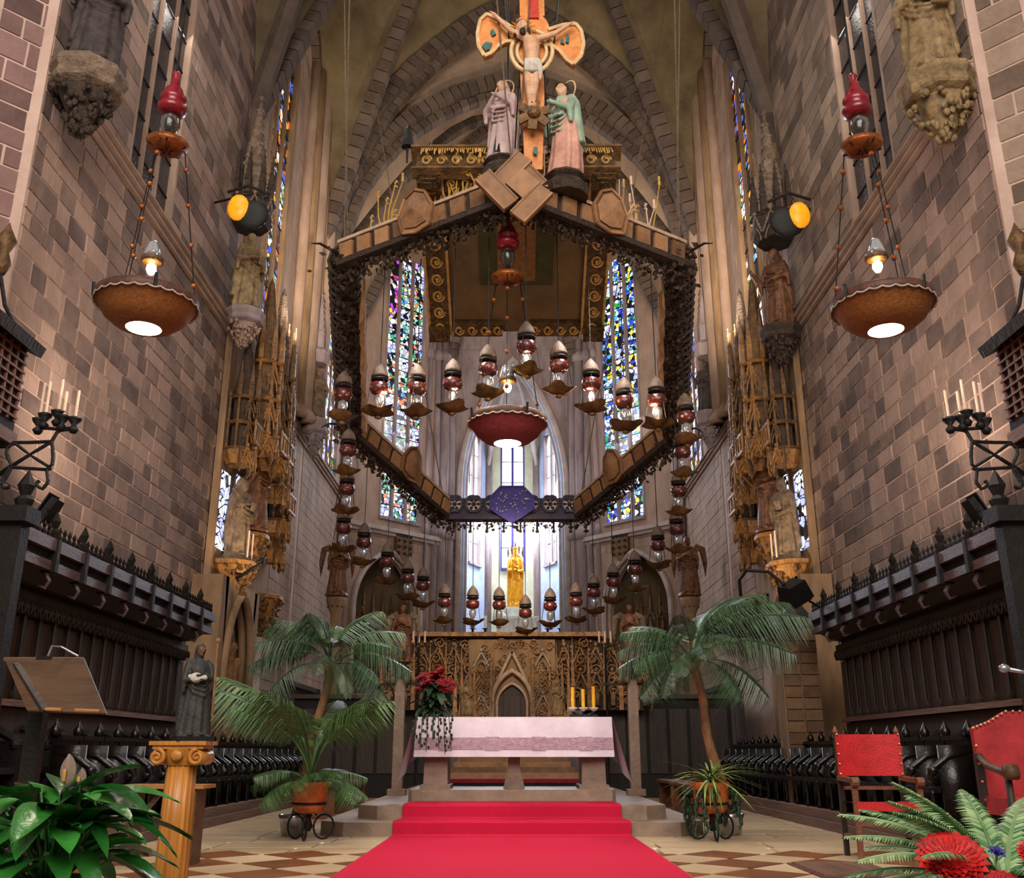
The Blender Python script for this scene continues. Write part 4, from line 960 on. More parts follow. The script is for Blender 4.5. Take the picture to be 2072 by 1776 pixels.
# ------------------------------------------------------------------ choir stalls along both walls
POST_M = {}
def stall_bay(side, s, i, y0, y1, n):
    """one seat of the high back row: back with two panels, canopy section, post, cresting"""
    L = y1 - y0; yc = (y0 + y1) / 2; nm = {'left': 'left', 'right': 'right'}[side]
    lab = 'dark carved high-backed choir stall, %s from the front of the %s wall row' % (ORD[i] if i < n - 1 else 'last', nm)
    t = thing('choir_stall', lab, 'stall', (s * 5.6, yc, .22), group='high choir stalls along the side walls')
    e = -s                                                  # towards the room
    b = MB(); b.box((e * .1, 0, 1.3), (.1, L, 2.6)); b.build('back', 'stall_wood', t)
    for k in (-1, 1):
        p = MB(); p.box((e * .17, k * L * .25, 1.78), (.05, L * .4, .86)); p.build('back_panel', 'stall_panel', t)
        c = MB(); c.tube([(e * .22, k * L * .25 - L * .2, 1.36), (e * .22, k * L * .25 - L * .2, 2.25)], .022, 6); c.lathe([(.04, 0), (.045, .04), (.03, .1)], 6, (e * .22, k * L * .25 - L * .2, 1.34)); c.build('colonnette', 'stall_wood', t)
    f = MB(); f.box((e * .2, 0, 1.3), (.14, L, .07)); f.build('sill_rail', 'plinth_wood', t)
    f = MB(); f.box((e * .17, 0, 1.08), (.06, L, .34)); f.build('lower_panel', 'stall_panel', t)
    # carved frieze under the canopy
    f = MB(); f.box((e * .2, 0, 2.36), (.1, L, .24))
    for k in range(5):
        c = Vector((e * .28, -L / 2 + (k + .5) * L / 5, 2.3)); f.tube([c + Vector((0, math.cos(a) * L * .09, math.sin(a) * .09)) * (1 - a / 14) for a in [x * .6 for x in range(16)]], .014, 4)
    f.build('carved_frieze', 'stall_wood', t)
    # sloping canopy: soffit, two mouldings
    c = MB(); c.prism([(-e * .42, -L / 2, 2.5), (e * .3, -L / 2, 2.56), (e * .56, -L / 2, 2.72), (e * .56, -L / 2, 2.98), (-e * .42, -L / 2, 2.98)], (0, 0, 0), (0, L, 0)); c.build('canopy', 'stall_wood', t)
    c = MB(); c.bar((e * .6, -L / 2 + .02, 2.93), (e * .6, L / 2 - .02, 2.93), .12, .13); c.build('upper_moulding', 'canopy_wood', t)
    c = MB(); c.bar((e * .56, -L / 2 + .02, 2.71), (e * .56, L / 2 - .02, 2.71), .14, .1); c.build('lower_moulding', 'canopy_wood', t)
    c = MB(); c.box((e * .57, 0, 2.82), (.06, L, .12)); c.build('fascia', 'black_wood', t)
    p = MB(); p.box((e * .6, -L / 2, 2.82), (.16, .07, .36)); p.lathe([(.05, 0), (.06, .08), (.03, .12), (.055, .2), (.0, .32)], 6, (e * .6, -L / 2, 3.0)); p.build('canopy_finial', 'black_wood', t)
    h = MB(); h.tube([(e * .56, -L / 2, 2.64), (e * .62, -L / 2, 2.55), (e * .58, -L / 2, 2.47), (e * .5, -L / 2, 2.5)], [.03, .025, .02, .01], 5); h.build('pendant_hook', 'canopy_wood', t)
    for k in range(5):
        g = MB(); g.lathe([(.022, 0), (.03, .05), (.014, .08), (.024, .12), (0, .17)], 5, (e * .6, -L / 2 + (k + 1) * L / 6, 3.0)); g.build('cresting_spike', 'black_wood', t)
    # seat and arms
    d = MB(); d.box((e * .38, 0, .62), (.42, L - .1, .06)); d.build('seat', 'black_wood', t)
    for k in (-1,):
        a = MB(); a.box((e * .36, k * L / 2, .45), (.44, .07, .9)); a.tube([(e * .16, k * L / 2, 1.06), (e * .34, k * L / 2, 1.0), (e * .5, k * L / 2, .92), (e * .55, k * L / 2, .84), (e * .48, k * L / 2, .78)], [.04, .05, .05, .045, .03], 7); a.ball((e * .53, k * L / 2, .87), .07, 8, 6)
        a.build('arm', 'black_wood', t)
    return t
def low_seat(side, s, i, y):
    """front row: one seat divider with scrolled arm, rail and turned legs"""
    e = -s; t = thing('low_stall', 'glossy black low choir stall, %s from the front on the %s side' % (ORD20[i], side), 'stall', (s * 4.75, y, .25), group='low front choir stalls')
    L = .55
    b = MB(); b.box((-e * .2, 0, .45), (.06, L, .9)); b.build('back', 'gloss_black', t)
    b = MB(); b.box((-e * .2, 0, .92), (.16, L, .05)); b.build('top_rail', 'gloss_black', t)
    b = MB(); b.box((e * .08, 0, .38), (.42, L - .06, .05)); b.build('seat', 'gloss_black', t)
    a = MB(); a.box((-e * .02, -L / 2, .42), (.36, .05, .84)); a.tube([(-e * .2, -L / 2, .78), (e * .06, -L / 2, .72), (e * .24, -L / 2, .6), (e * .28, -L / 2, .5), (e * .2, -L / 2, .44)], [.03, .045, .045, .04, .02], 7); a.ball((e * .24, -L / 2, .58), .06, 8, 6); a.build('arm', 'gloss_black', t, True)
    l = MB(); l.lathe([(.03, 0), (.035, .05), (.02, .12), (.035, .22), (.02, .34), (.03, .38)], 8, (e * .27, -L / 2, 0)); l.build('leg', 'gloss_black', t, True)
    f = MB(); f.lathe([(.05, .94), (.06, 1.0), (.03, 1.05), (.0, 1.12)], 7, (-e * .2, -L / 2, 0)); f.build('finial', 'gloss_black', t, True)
NB_ = 9
for side, s in SIDES.items():
    for i in range(NB_): stall_bay(side, s, i, 9.6 + i * .735, 9.6 + (i + 1) * .735, NB_)
    for i in range(20): low_seat(side, s, i, 11.2 + i * .58)
    pl = MB(); pl.box((s * 5.3, 16.6, .11), (1.84, 13.4, .22)); pl.box((s * 4.4, 16.6, .06), (.12, 13.4, .12)); pl.box((s * 4.45, 16.6, .235), (.14, 13.4, .03))
    struct('floor_stall_plinth_' + side, pl, 'plinth_wood')
    # carved end tower of the stall row
    t = thing('stall_end', 'tall dark carved end panel closing the %s row of choir stalls' % side, 'panel', (s * 5.55, 9.5, 0))
    MB().box((0, 0, 1.6), (1.3, .16, 3.2)).build('panel', 'black_wood', t); MB().box((0, -.02, 3.28), (1.45, .3, .16)).build('cornice', 'black_wood', t)
    for k in range(3):
        mb = MB(); mb.tube([(-.45 + k * .45 + p, -.1, 1.6 + z) for p, z in arc(.2, .4, 6)], .03, 5); mb.tube([(-.45 + k * .45 - .2, -.1, .4), (-.45 + k * .45 - .2, -.1, 1.6)], .03, 5); mb.build('blind_arch', 'stall_wood', t)
    for k in (-1, 1): MB().lathe([(.07, 3.36), (.1, 3.45), (.05, 3.5), (.09, 3.6), (0, 3.78)], 7, (k * .6, 0, 0)).build('finial', 'black_wood', t)
    # wall panelling of the far stalls
    t = thing('stall_panelling', 'dark wooden panelling with closed doors behind the low stalls on the %s of the apse' % side, 'panelling', (s * 5.6, 26.2, 0))
    MB().box((0, 0, 1.3), (.1, 3.8, 2.6)).build('body', 'stall_wood', t)
    for k in range(8): MB().box((-s * .07, -1.7 + k * .48, 1.5), (.05, .4, 1.7)).build('panel', 'stall_panel', t)
    MB().box((-s * .06, 0, 2.66), (.24, 3.9, .12)).build('cornice', 'black_wood', t)
    t = thing('stall_panelling', 'dark wooden stall back standing across the %s of the apse under the reredos' % side, 'panelling', (s * 3.55, 24.6, 0))
    MB().box((0, 0, 1.15), (3.6, .12, 2.3)).build('body', 'black_wood', t)
    for k in range(7): MB().box((-1.5 + k * .5, -.08, 1.3), (.42, .05, 1.5)).build('panel', 'stall_wood', t)
    MB().box((0, -.06, 2.34), (3.7, .26, .1)).build('cornice', 'stall_panel', t)

# ------------------------------------------------------------------ gilded canopied shrines on both walls
def turret(t, x, y, z, h, r, m, m2):                          # slim octagonal tower of buttresses, arches and gables
    MB().lathe([(r * .7, z), (r * .7, z + h * .55), (r * .2, z + h * .95), (0, z + h)], 8, (x, y, 0)).build('turret_core', m2, t)
    mb = MB()
    for k in range(8):
        a = k * PI / 4; mb.bar((x + r * math.cos(a), y + r * math.sin(a), z - .1), (x + r * math.cos(a), y + r * math.sin(a), z + h * .5), r * .16)
    for zz in (.0, .22, .44):
        mb.lathe([(r * 1.05, z + h * zz), (r * 1.15, z + h * zz + .04), (r * 1.05, z + h * zz + .08)], 8, (x, y, 0))
    mb.build('turret_buttresses', m, t)
    for k in range(5):
        a = -PI * k / 4; mb = MB(); pinnacle(mb, x + r * math.cos(a), y + r * math.sin(a), z + h * .46, h * .3, r * .2); mb.build('pinnacle', m, t)
    for zz in (.1, .32):
        for k in range(3):
            mb = MB(); gable(mb, 0, -r * 1.08, 0, r * .8, h * .13, r * .1); o = mb.build('gable', m, t); o.location = (x, y, z + h * zz); o.rotation_euler = (0, 0, (k - 1) * PI / 4)
for side, s in SIDES.items():
    t = thing('gilded_shrine', 'tall gilded gothic stone shrine with pinnacles and corbels on the %s wall' % side, 'shrine', (s * 6.15, 21.6, 3.3))
    t.rotation_euler = (0, 0, PI / 2 if s < 0 else -PI / 2)       # local -y faces the room, local x runs along the wall
    f = -s
    gx = lambda x: f * (1.3 * x - .4)
    G = 'gilt_stone'
    MB().box((f * -.2, -.06, 3.6), (4.6, .14, 6.4)).build('back_slab', 'brown_stone', t)
    for k, (x, w_) in enumerate(((-1.35, .5), (-.62, .3), (.6, .3))):
        for j in range(3): part('pane', cube_mesh('glass_pale', 0), t, Matrix.Translation((gx(x), -.16, 1.95 + j * .55 + .2 * (k > 0))) @ Matrix.Diagonal((w_, .05, .52, 1)))
    for k, (x, y, z, h, r) in enumerate(((-1.45, -.42, 3.7, 2.6, .3), (-.85, -.6, 4.2, 4.0, .36), (-.15, -.66, 4.0, 4.4, .36), (.55, -.55, 3.6, 3.6, .32), (1.2, -.45, 3.0, 3.4, .3), (1.65, -.3, 2.4, 3.0, .24))):
        turret(t, gx(x), y, z, h, r, G if k % 2 else 'dull_gilt', 'dull_gilt' if k % 2 else 'carved_dark')
        mb = MB(); mb.lathe([(r * .5, z - .2), (r * .8, z - .28), (r * 1.1, z - .12), (r * 1.18, z - .04), (r * 1.15, z)], 8, (gx(x), y, 0), ph=PI / 8); mb.build('vaulted_canopy', G, t)
        for kk in range(3):
            mb = MB(); gable(mb, 0, -r * 1.15, -.3, r * .85, .36, .03); o = mb.build('gable', G, t); o.location = (gx(x), y, z); o.rotation_euler = (0, 0, (kk - 1) * PI / 4)
        for kk in range(4):
            aa = -PI * (kk + .5) / 4; mb = MB(); mb.lathe([(.0, z - .5), (.05, z - .42), (.03, z - .34), (.05, z - .2), (.04, z)], 6, (gx(x) + r * 1.1 * math.cos(aa), y + r * 1.1 * math.sin(aa), 0)); mb.build('pendant', 'dull_gilt', t)
    for k, (x0, x1, y, z0, z1, n) in enumerate(((-1.6, -.9, -.78, 3.9, 4.3, 5), (-.6, .3, -1.02, 4.1, 4.5, 5), (.35, 1.3, -.85, 3.2, 3.6, 5))):
        mb = MB(); lace(mb, *sorted((gx(x0), gx(x1))), y, z0, z1, n, .035); mb.build('openwork_gallery', G, t)
    # corbel platforms
    for k, (x, z, w_) in enumerate(((-1.2, 1.45, 1.1), (-.25, 2.3, .85), (.95, 1.2, .9))):
        mb = MB(); mb.lathe([(.04, -.95), (.12, -.8), (.1, -.72), (.22, -.55), (w_ * .34, -.3), (w_ * .44, -.12), (w_ * .5, -.1), (w_ * .5, -.02), (w_ * .46, 0)], 8, (gx(x), -.4, z), 1, .95, PI / 8); mb.build('corbel', G, t)
        mb = MB(); qq = random.Random(k)
        for _ in range(60):
            a = -qq.random() * PI; zz = -qq.uniform(.12, .95); rr = w_ * .5 * (1 + zz * .75); c = Vector((gx(x) + rr * math.cos(a), -.4 + rr * math.sin(a), z + zz)); mb.ball(c, qq.uniform(.03, .07), 5, 4)
        tag(mb.build('carved_foliage', 'dull_gilt', t), kind='stuff')
    # portal below
    px = f * -1.75
    P_ = [(-.95, -3.0), (-.95, -.6)] + [(x, -.6 + z) for x, z in arc(.95, 1.45, 8)] + [(.95, -3.0)]
    for k in range(3): MB().tube([(px + x * (1 - .1 * k), -.62 + .16 * k, z - (.1 * k if z > -.6 else 0)) for x, z in P_], .09 - .015 * k, 7).build('portal_arch', 'brown_stone', t, True)
    for e in (-1, 1): MB().box((px + e * 1.2, -.3, -1.1), (.4, .6, 4.2)).build('portal_jamb', 'brown_stone', t)
    for e in (-1, 1):                                            # spandrels over the arch
        MB().prism([(px + e * x, -.6, -.6 + z) for x, z in [(-abs(q_[0]), q_[1]) for q_ in arc(1.0, 1.5, 8, False)]] + [(px, -.6, 1.0), (px - e * 1.2, -.6, 1.0)], (0, 0, 0), (0, .3, 0)).build('portal_spandrel', 'brown_stone', t)
    MB().box((px, -.1, -1.2), (2.0, .1, 3.8)).build('portal_rear_wall', 'black_wood', t)
    for k in range(5):
        x = -.75 + k * .375; up = .28 * (2 - abs(k - 2)); MB().lathe([(.12, -2.4), (.14, -2.3), (.09, -2.2), (.09, -.6 + up), (.15, -.5 + up), (.12, -.4 + up)], 8, (px + x, -.35, 0)).build('portal_column', 'reredos_stone', t, True)
        MB().box((px + x, -.4, -2.5), (.3, .3, .3)).build('column_base', 'brown_stone', t)
    for kk, (x, z, h, kd, m) in enumerate(((-1.15, 1.48, 1.7, 'saint', 'statue_stone'), (-.25, 2.33, 1.7, 'staff', 'statue_bronze'))):
        p = Vector((s * 5.7, 21.6 + 1.3 * x - .4, 3.3 + z + .09))
        statue('shrine_statue', '%s robed saint statue on a corbel of the gilded shrine at the %s' % ('nearer' if kk == 0 else 'farther', side), kd, p, h, m, (PI / 2 if s < 0 else -PI / 2) + s * .5)
    for k in range(4):
        c = thing('shrine_candle', 'slim cream candle, %s of four on the near corbel of the %s shrine' % (ORD[k], side), 'candle', (s * (5.42 + .12 * (k % 2)), 19.5 + k * .16, 4.76), group='candles on the shrine corbels')
        MB().lathe([(.03, 0), (.06, .02), (.025, .06)], 7).build('holder', 'dull_gilt', c); MB().tube([(0, 0, .05), (0, 0, .62)], .02, 6).build('wax', 'candle', c)

# ------------------------------------------------------------------ statues on corbels
def corbel(label, loc, r, h, m, rz=0, carve='corbel_stone'):
    t = thing('corbel', label, 'corbel', loc, rz)
    MB().lathe([(r * .5, -.02 - h * .42), (r * .95, -h * .34), (r * 1.0, -h * .3), (r * .96, -h * .2), (r * 1.05, -h * .1), (r * 1.02, 0)], 8, ph=PI / 8).build('moulded_shelf', m, t)
    mb = MB(); qq = random.Random(int(loc[1] * 10)); mb.lathe([(r * .1, -h), (r * .3, -h * .85), (r * .5, -h * .6), (r * .72, -h * .4)], 10)
    for _ in range(110):
        a = qq.random() * 2 * PI; f = qq.random(); rr = r * (.15 + .7 * f); mb.ball((rr * math.cos(a), rr * math.sin(a), -h * (1 - .6 * f)), (r * qq.uniform(.04, .13), r * qq.uniform(.04, .1), r * qq.uniform(.06, .16)), 6, 4)
    mb.build('carved_knot', carve, t, True)
for side, s in SIDES.items():
    # big statues on the piers
    p = at(158 if s < 0 else 1940, 150 if s < 0 else 165, 11.0)
    corbel('octagonal moulded stone corbel under the big statue on the %s pier' % side, (s * 5.8, 11.0, p.z), .5, .95, 'corbel_stone' if s < 0 else 'statue_gilt', carve='carved_dark' if s < 0 else 'statue_gilt')
    statue('pier_statue', '%s draped saint statue standing on the corbel of the %s pier' % ('dark' if s < 0 else 'golden', side), 'staff' if s < 0 else 'saint', (s * 5.77, 11.0, p.z + .1), 1.9, 'statue_dark' if s < 0 else 'statue_gilt', s * -.5, extra=None)
    # statues under canopies half way along the wall
    p = at(470 if s < 0 else 1622, 632 if s < 0 else 665, 18.9)
    corbel('grey half-round corbel below the canopied statue on the %s wall' % side, (s * 5.75, 18.9, p.z), .42, .8, 'lilac_stone' if s < 0 else 'carved_dark', carve='plain_stone' if s < 0 else 'carved_dark')
    statue('wall_statue', 'weathered saint statue under a stone canopy on the %s wall' % side, 'saint' if s < 0 else 'staff', (s * 5.75, 18.9, p.z + .05), 1.85, 'statue_gilt' if s < 0 else 'statue_bronze', s * -.9)
    t = thing('statue_canopy', 'dark crocketed stone canopy with spire above the statue on the %s wall' % side, 'canopy', (s * 5.85, 18.95, p.z + 2.1))
    MB().lathe([(.42, .0), (.5, .12), (.46, .2), (.46, .55), (.54, .62), (.4, .7)], 8, ph=PI / 8).build('canopy_base', 'carved_dark', t)
    for k in range(5):
        mb = MB(); a = -PI * k / 4 if True else 0; pinnacle(mb, .4 * math.cos(a) * 1, .4 * math.sin(a), .55, 1.3, .09); mb.build('pinnacle', 'carved_dark', t)
    mb = MB(); pinnacle(mb, 0, 0, .6, 2.9, .26); mb.build('spire', 'corbel_stone', t)
    for k in range(4):
        mb = MB(); a = -PI * (k + .5) / 4; gable(mb, 0, -.52, .05, .4, .5, .03); o = mb.build('gable', 'corbel_stone', t); o.rotation_euler = (0, 0, a + PI / 2)
    # yellow lit shield lamp
    u, v = (482, 420) if s < 0 else (1618, 435); c = at(u, v, 17.2)
    t = thing('shield_lamp', 'oval yellow lit lantern with black lower part beside the canopied statue on the %s wall' % side, 'lamp', c)
    MB().ball((0, 0, 0), (.22, .1, .3), 14, 8).build('yellow_glass', 'yellow_glow', t, True)
    MB().ball((-s * .25, .08, -.12), (.36, .12, .34), 12, 8).build('black_body', 'shield_black', t, True)
    mb = MB(); mb.tube([(-s * .6, .1, .36), (-s * .2, -.08, .46), (s * .25, 0, .36)], .03, 6); mb.tube([(-s * .5, .1, .36), (-s * .3, .0, -.1), (-s * .1, 0, .4), (s * .1, 0, .0)], .014, 5); mb.tube([(s * .1, .1, .3), (s * (6.18 - abs(c.x)), .3, .3)], .025, 5); mb.build('iron_bracket', 'iron', t)
    # statues by the great arch
    p = at(615 if s < 0 else 1462, 850 if s < 0 else 835, 26.2)
    corbel('tapering stone corbel below the small statue by the great arch at the %s' % side, (s * 5.65, 26.2, p.z), .36, 1.1, 'lilac_stone', carve='lilac_stone')
    statue('arch_statue', 'small grey saint statue beside the great arch at the %s' % side, 'staff', (s * 5.65, 26.2, p.z + .05), 1.55, 'statue_stone' if s < 0 else 'statue_dark', s * -.5)
    t = thing('statue_canopy', 'slim grey stone canopy over the small statue by the great arch at the %s' % side, 'canopy', (s * 5.7, 26.25, p.z + 1.75))
    MB().lathe([(.26, 0), (.32, .1), (.3, .3), (.34, .36), (.2, .5)], 8).build('canopy_base', 'lilac_stone', t); mb = MB(); pinnacle(mb, 0, 0, .4, 1.9, .16); mb.build('spire', 'lilac_stone', t)
    # angels on pillars in the apse
    p = at(681 if s < 0 else 1396, 1208, 28.5)
    t = thing('angel_pillar', 'slender stone pillar carrying the dark angel at the %s of the apse' % side, 'pillar', (p.x, 28.5, 0))
    MB().lathe([(.26, 0), (.26, .3), (.15, .5), (.15, p.z - .5), (.24, p.z - .3), (.3, p.z - .1), (.3, p.z - .02)], 10).build('shaft', 'brown_stone', t, True)
    for k in range(10):
        a = k * 2 * PI / 10; MB().ball((.22 * math.cos(a), .22 * math.sin(a), p.z - .28), .05, 5, 4).build('capital_leaf', 'dull_gilt', t)
    statue('angel_statue', 'dark brown winged angel statue at the %s of the apse' % side, 'angel', (p.x, 28.5, p.z + .1), 1.7, 'statue_bronze', s * -.3, extra=wings('statue_bronze'))
    # openwork filling of the apse niches: retable with arches, figures and pinnacles
    P0 = Vector((s * XW, 33.8, 0)); P1 = Vector((s * 2.6, 37.5, 0)); D = (P1 - P0).normalized(); n = Vector((-D.y, D.x, 0)); n = n if n.y < 0 else -n
    c = P0 + D * 2.3 - n * .9
    t = thing('niche_retable', 'dark carved retable with small figures inside the pointed niche at the %s' % side, 'retable', (c.x, c.y, 2.6), math.atan2(D.y, D.x) + (PI if s > 0 else 0))
    MB().box((0, 0, 1.6), (2.9, .2, 3.4)).build('body', 'carved_dark', t)
    for r_ in range(4):
        for k in range(5):
            x, z = -1.12 + k * .56, .1 + r_ * .85; mb = MB(); gable(mb, x, -.16, z + .45, .46, .36, .035); mb.bar((x - .25, -.14, z), (x - .25, -.14, z + .7), .05); mb.build('arch', 'corbel_stone' if (k + r_) % 2 else 'dull_gilt', t)
            mb = MB(); mb.lathe([(.1, 0), (.09, .2), (.06, .34), (.07, .4), (.03, .44)], 8, (x, -.16, z)); mb.ball((x, -.17, z + .49), .055, 6, 5); mb.build('figure', 'statue_bronze' if k % 2 else 'statue_stone', t, True)
    for k in range(7): mb = MB(); pinnacle(mb, -1.3 + k * .43, -.1, 3.3, 1.3 - abs(k - 3) * .22, .07); mb.build('pinnacle', 'dull_gilt', t)
    # small carved coat of arms above niche
    c = P0 + D * 2.9 + n * .1
    t = thing('carved_arms', 'small carved coat of arms with crown above the niche at the %s' % side, 'relief', (c.x, c.y, 8.35), math.atan2(D.y, D.x) + (PI if s > 0 else 0))
    MB().prism([(-.4, 0, -.1), (-.4, 0, .4), (.4, 0, .4), (.4, 0, -.1), (0, 0, -.5)], (0, -.1, 0), (0, .05, 0)).build('shield', 'dull_gilt', t)
    for k in range(5): MB().lathe([(.06, 0), (.09, .14), (0, .24)], 6, (-.32 + k * .16, -.05, .42)).build('crown_point', 'carved_dark', t)
    for k in range(9): MB().ball((-.28 + (k % 3) * .28, -.12, -.2 + (k // 3) * .24), .07, 6, 4).build('boss', 'carved_dark', t)
    # tribune (carved wooden box) at the frame's edge
    p = at(30 if s < 0 else 2040, 700, 9.6)
    t = thing('organ_tribune', 'dark carved wooden tribune with lattice on the pier at the %s edge' % side, 'tribune', (s * 6.0, 10.0, 0))
    zt, zb = at(60, 655, 9.7).z, at(50, 870, 9.7).z
    e = -s
    MB().box((s * .35, -.1, (zt + zb) / 2), (1.4, .9, zt - zb)).build('body', 'black_wood', t)
    MB().prism([(e * .55, -.8, zt + .0), (s * 1.2, -.8, zt + .9), (s * 1.2, -.8, zt + .75), (e * .5, -.8, zt - .12)], (0, 0, 0), (0, 1.2, 0)).build('sloping_eave', 'stall_wood', t)
    for k in range(7): MB().bar((e * (.35 - .16 * k), -.57, zb + .3), (e * (.35 - .16 * k), -.57, zt), .03).build('lattice_bar', 'stall_panel', t)
    for k in range(8): MB().bar((e * .36, -.58, zb + .35 + k * .11), (s * .8, -.58, zb + .35 + k * .11), .025).build('lattice_rail', 'stall_panel', t)
    for k in range(6): MB().bar((e * .36, -.5 + .16 * k, zb + .3), (e * .36, -.5 + .16 * k, zt - .05), .03).build('lattice_bar', 'red_wood', t)
    for k in range(8): MB().bar((e * .37, -.52, zb + .35 + k * .11), (e * .37, .34, zb + .35 + k * .11), .025).build('lattice_rail', 'red_wood', t)
    MB().box((s * .35, -.15, zb + .1), (1.5, 1.0, .14)).build('bottom_moulding', 'red_wood', t)
    mb = MB(); mb.prism([(e * .3, -.3, zb), (s * 1, -.3, zb), (s * 1, -.3, zb - 1.4)], (0, 0, 0), (0, .5, 0)); mb.build('bracket', 'black_wood', t)
    # gilded fragment above the tribune
    p = at(8 if s < 0 else 2064, 490, 10.1); t = thing('gilt_finial', 'small gilded carved finial above the tribune at the %s edge' % side, 'finial', (s * abs(p.x), 10.15, p.z)); 
    mb = MB(); mb.lathe([(.04, -.4), (.1, -.25), (.05, -.1), (.12, .05), (.04, .2), (0, .3)], 8); mb.build('knop', 'dull_gilt', t, True); MB().tube([(0, 0, -.4), (e * .12, 0, -.8), (e * .3, 0, -1.1), (s * .2, 0, -1.3)], .025, 5).build('stem', 'iron', t)
    # wrought iron candle bracket
    u0, u1 = (5, 160) if s < 0 else (2066, 1915)
    c = at((u0 + u1) / 2, 930, 9.3)
    t = thing('candle_bracket', 'black wrought-iron wall bracket with a cluster of thin candles at the %s edge' % side, 'candelabrum', (c.x, 9.3, c.z))
    def ip(u, v): return at(u, v, 9.3) - c
    U = (lambda u: u) if s < 0 else (lambda u: 2072 - u)
    S_ = [[(0, 985), (25, 945), (10, 910), (28, 895), (62, 895), (105, 893)], [(105, 893), (118, 870), (155, 868)], [(28, 895), (60, 920), (20, 945)], [(105, 893), (60, 920), (105, 948), (108, 920), (105, 893)], [(20, 945), (60, 920)], [(20, 945), (95, 950), (105, 948)], [(95, 950), (98, 975), (85, 990), (72, 980), (80, 972)], [(20, 945), (5, 970), (8, 990), (20, 984)], [(118, 870), (118, 830)], [(118, 868), (88, 866), (88, 845)], [(118, 868), (148, 866), (152, 845)]]
    for pl in S_: MB().tube(resample([ip(U(u), v) for u, v in pl], max(4, len(pl) * 2)), .018, 6).build('iron_scroll', 'iron', t)
    MB().tube([ip(U(20), 945), ip(U(20), 945) + Vector((s * .9, 1.0, 0))], .025, 6).build('wall_stay', 'iron', t)
    for u, v, top in ((80, 848, 775), (92, 838, 772), (118, 832, 768), (128, 842, 792), (152, 846, 790)):
        h = MB().lathe([(.03, -.16), (.055, -.12), (.02, -.08), (.07, -.02), (.075, .0), (.02, .02)], 8, ip(U(u), v)).build('candle_cup', 'iron', t, True)
        MB().tube([ip(U(u), v), Vector((ip(U(u), v).x, ip(U(u), v).y, ip(U(u), top).z))], .014, 6).build('candle', 'candle', t)
    # black floodlight on the stall cornice
    p = at(103 if s < 0 else 1972, 1050, 10.9)
    t = thing('floodlight', 'black floodlight tilted towards the wall on the %s stall cornice' % side, 'lamp', (p.x, 10.9, 3.22))
    hz = p.z - 3.22
    MB().tube([(0, 0, 0), (0, 0, hz - .1)], .02, 6).build('stem', 'iron', t)
    mb = MB(); mb.box((0, 0, 0), (.1, .22, .3), taper=.85); o = mb.build('housing', 'black', t); o.location = (e * -.02, 0, hz + .1); o.rotation_euler = (0, s * .5 * -1, 0)
    mb = MB(); mb.box((0, 0, 0), (.02, .24, .34)); o = mb.build('visor', 'black', t); o.location = (s * .08, 0, hz + .14); o.rotation_euler = (0, s * .5 * -1, 0)
    mb = MB(); mb.tube([(0, -.13, hz), (0, -.13, hz + .1)], .015, 5); mb.tube([(0, .13, hz), (0, .13, hz + .1)], .015, 5); mb.build('yoke', 'iron', t)
# large black spotlight on an arm at the right, small one at the left
p = at(1600, 1195, 15.2); t = thing('spotlight', 'large black theatre spotlight on a curved arm above the right stalls', 'lamp', p)
mb = MB(); mb.box((0, 0, 0), (.42, .36, .3), taper=.8); o = mb.build('housing', 'black', t); o.rotation_euler = (.3, -.5, .3); o.location = (.05, 0, -.02)
mb = MB(); mb.box((0, 0, -.17), (.36, .3, .03)); o = mb.build('lens_plate', 'lamp_rim', t); o.rotation_euler = (.3, -.5, .3); o.location = (.05, 0, -.02)
MB().tube([(-.1, 0, .1), (-.3, .1, .32), (-.62, .2, .36), (-.75, .2, .2), (-.72, .3, -.3)], .03, 6).build('arm', 'black', t)
MB().tube([(.1, .1, 0), (.6, .5, -.2), (1.0, .6, -.5)], .02, 5).build('stay', 'black', t)
p = at(505, 1150, 18.4); t = thing('spotlight', 'small black rod spotlight pointing up at the left shrine', 'lamp', p)
MB().tube([(-.25, 0, -.2), (.25, 0, .12)], .035, 8).build('barrel', 'black', t); MB().tube([(0, 0, -.04), (-.2, .6, .0), (-.75, 1.0, .1)], .02, 5).build('stem', 'iron', t); MB().lathe([(.05, -.02), (.06, .1), (.03, .12)], 8, (.27, 0, .1)).build('head', 'black', t)
# brick-faced pier to the right behind the stalls
t = thing('brick_pier', 'narrow brown stone pier rising behind the low stalls on the right', 'pier', (4.95, 17.2, 0))
MB().box((0, 0, 1.55), (.62, .5, 3.1)).build('core', 'brown_stone', t)
qq = random.Random(5)
for j in range(16):
    for k in range(2):
        w_ = .31; part('brick', cube_mesh('leg_brick', qq.randrange(6)), t, Matrix.Translation((-.155 + k * .31 + (.06 if j % 2 else -.06) * (1 - k * 2) * 0, -.26, .1 + j * .19)) @ Matrix.Diagonal((w_ - .02, .05, .17, 1)))
MB().prism([(-.4, -.3, 3.1), (0, -.3, 3.6), (.4, -.3, 3.1)], (0, 0, 0), (0, .6, 0)).build('gabled_top', 'black', t)

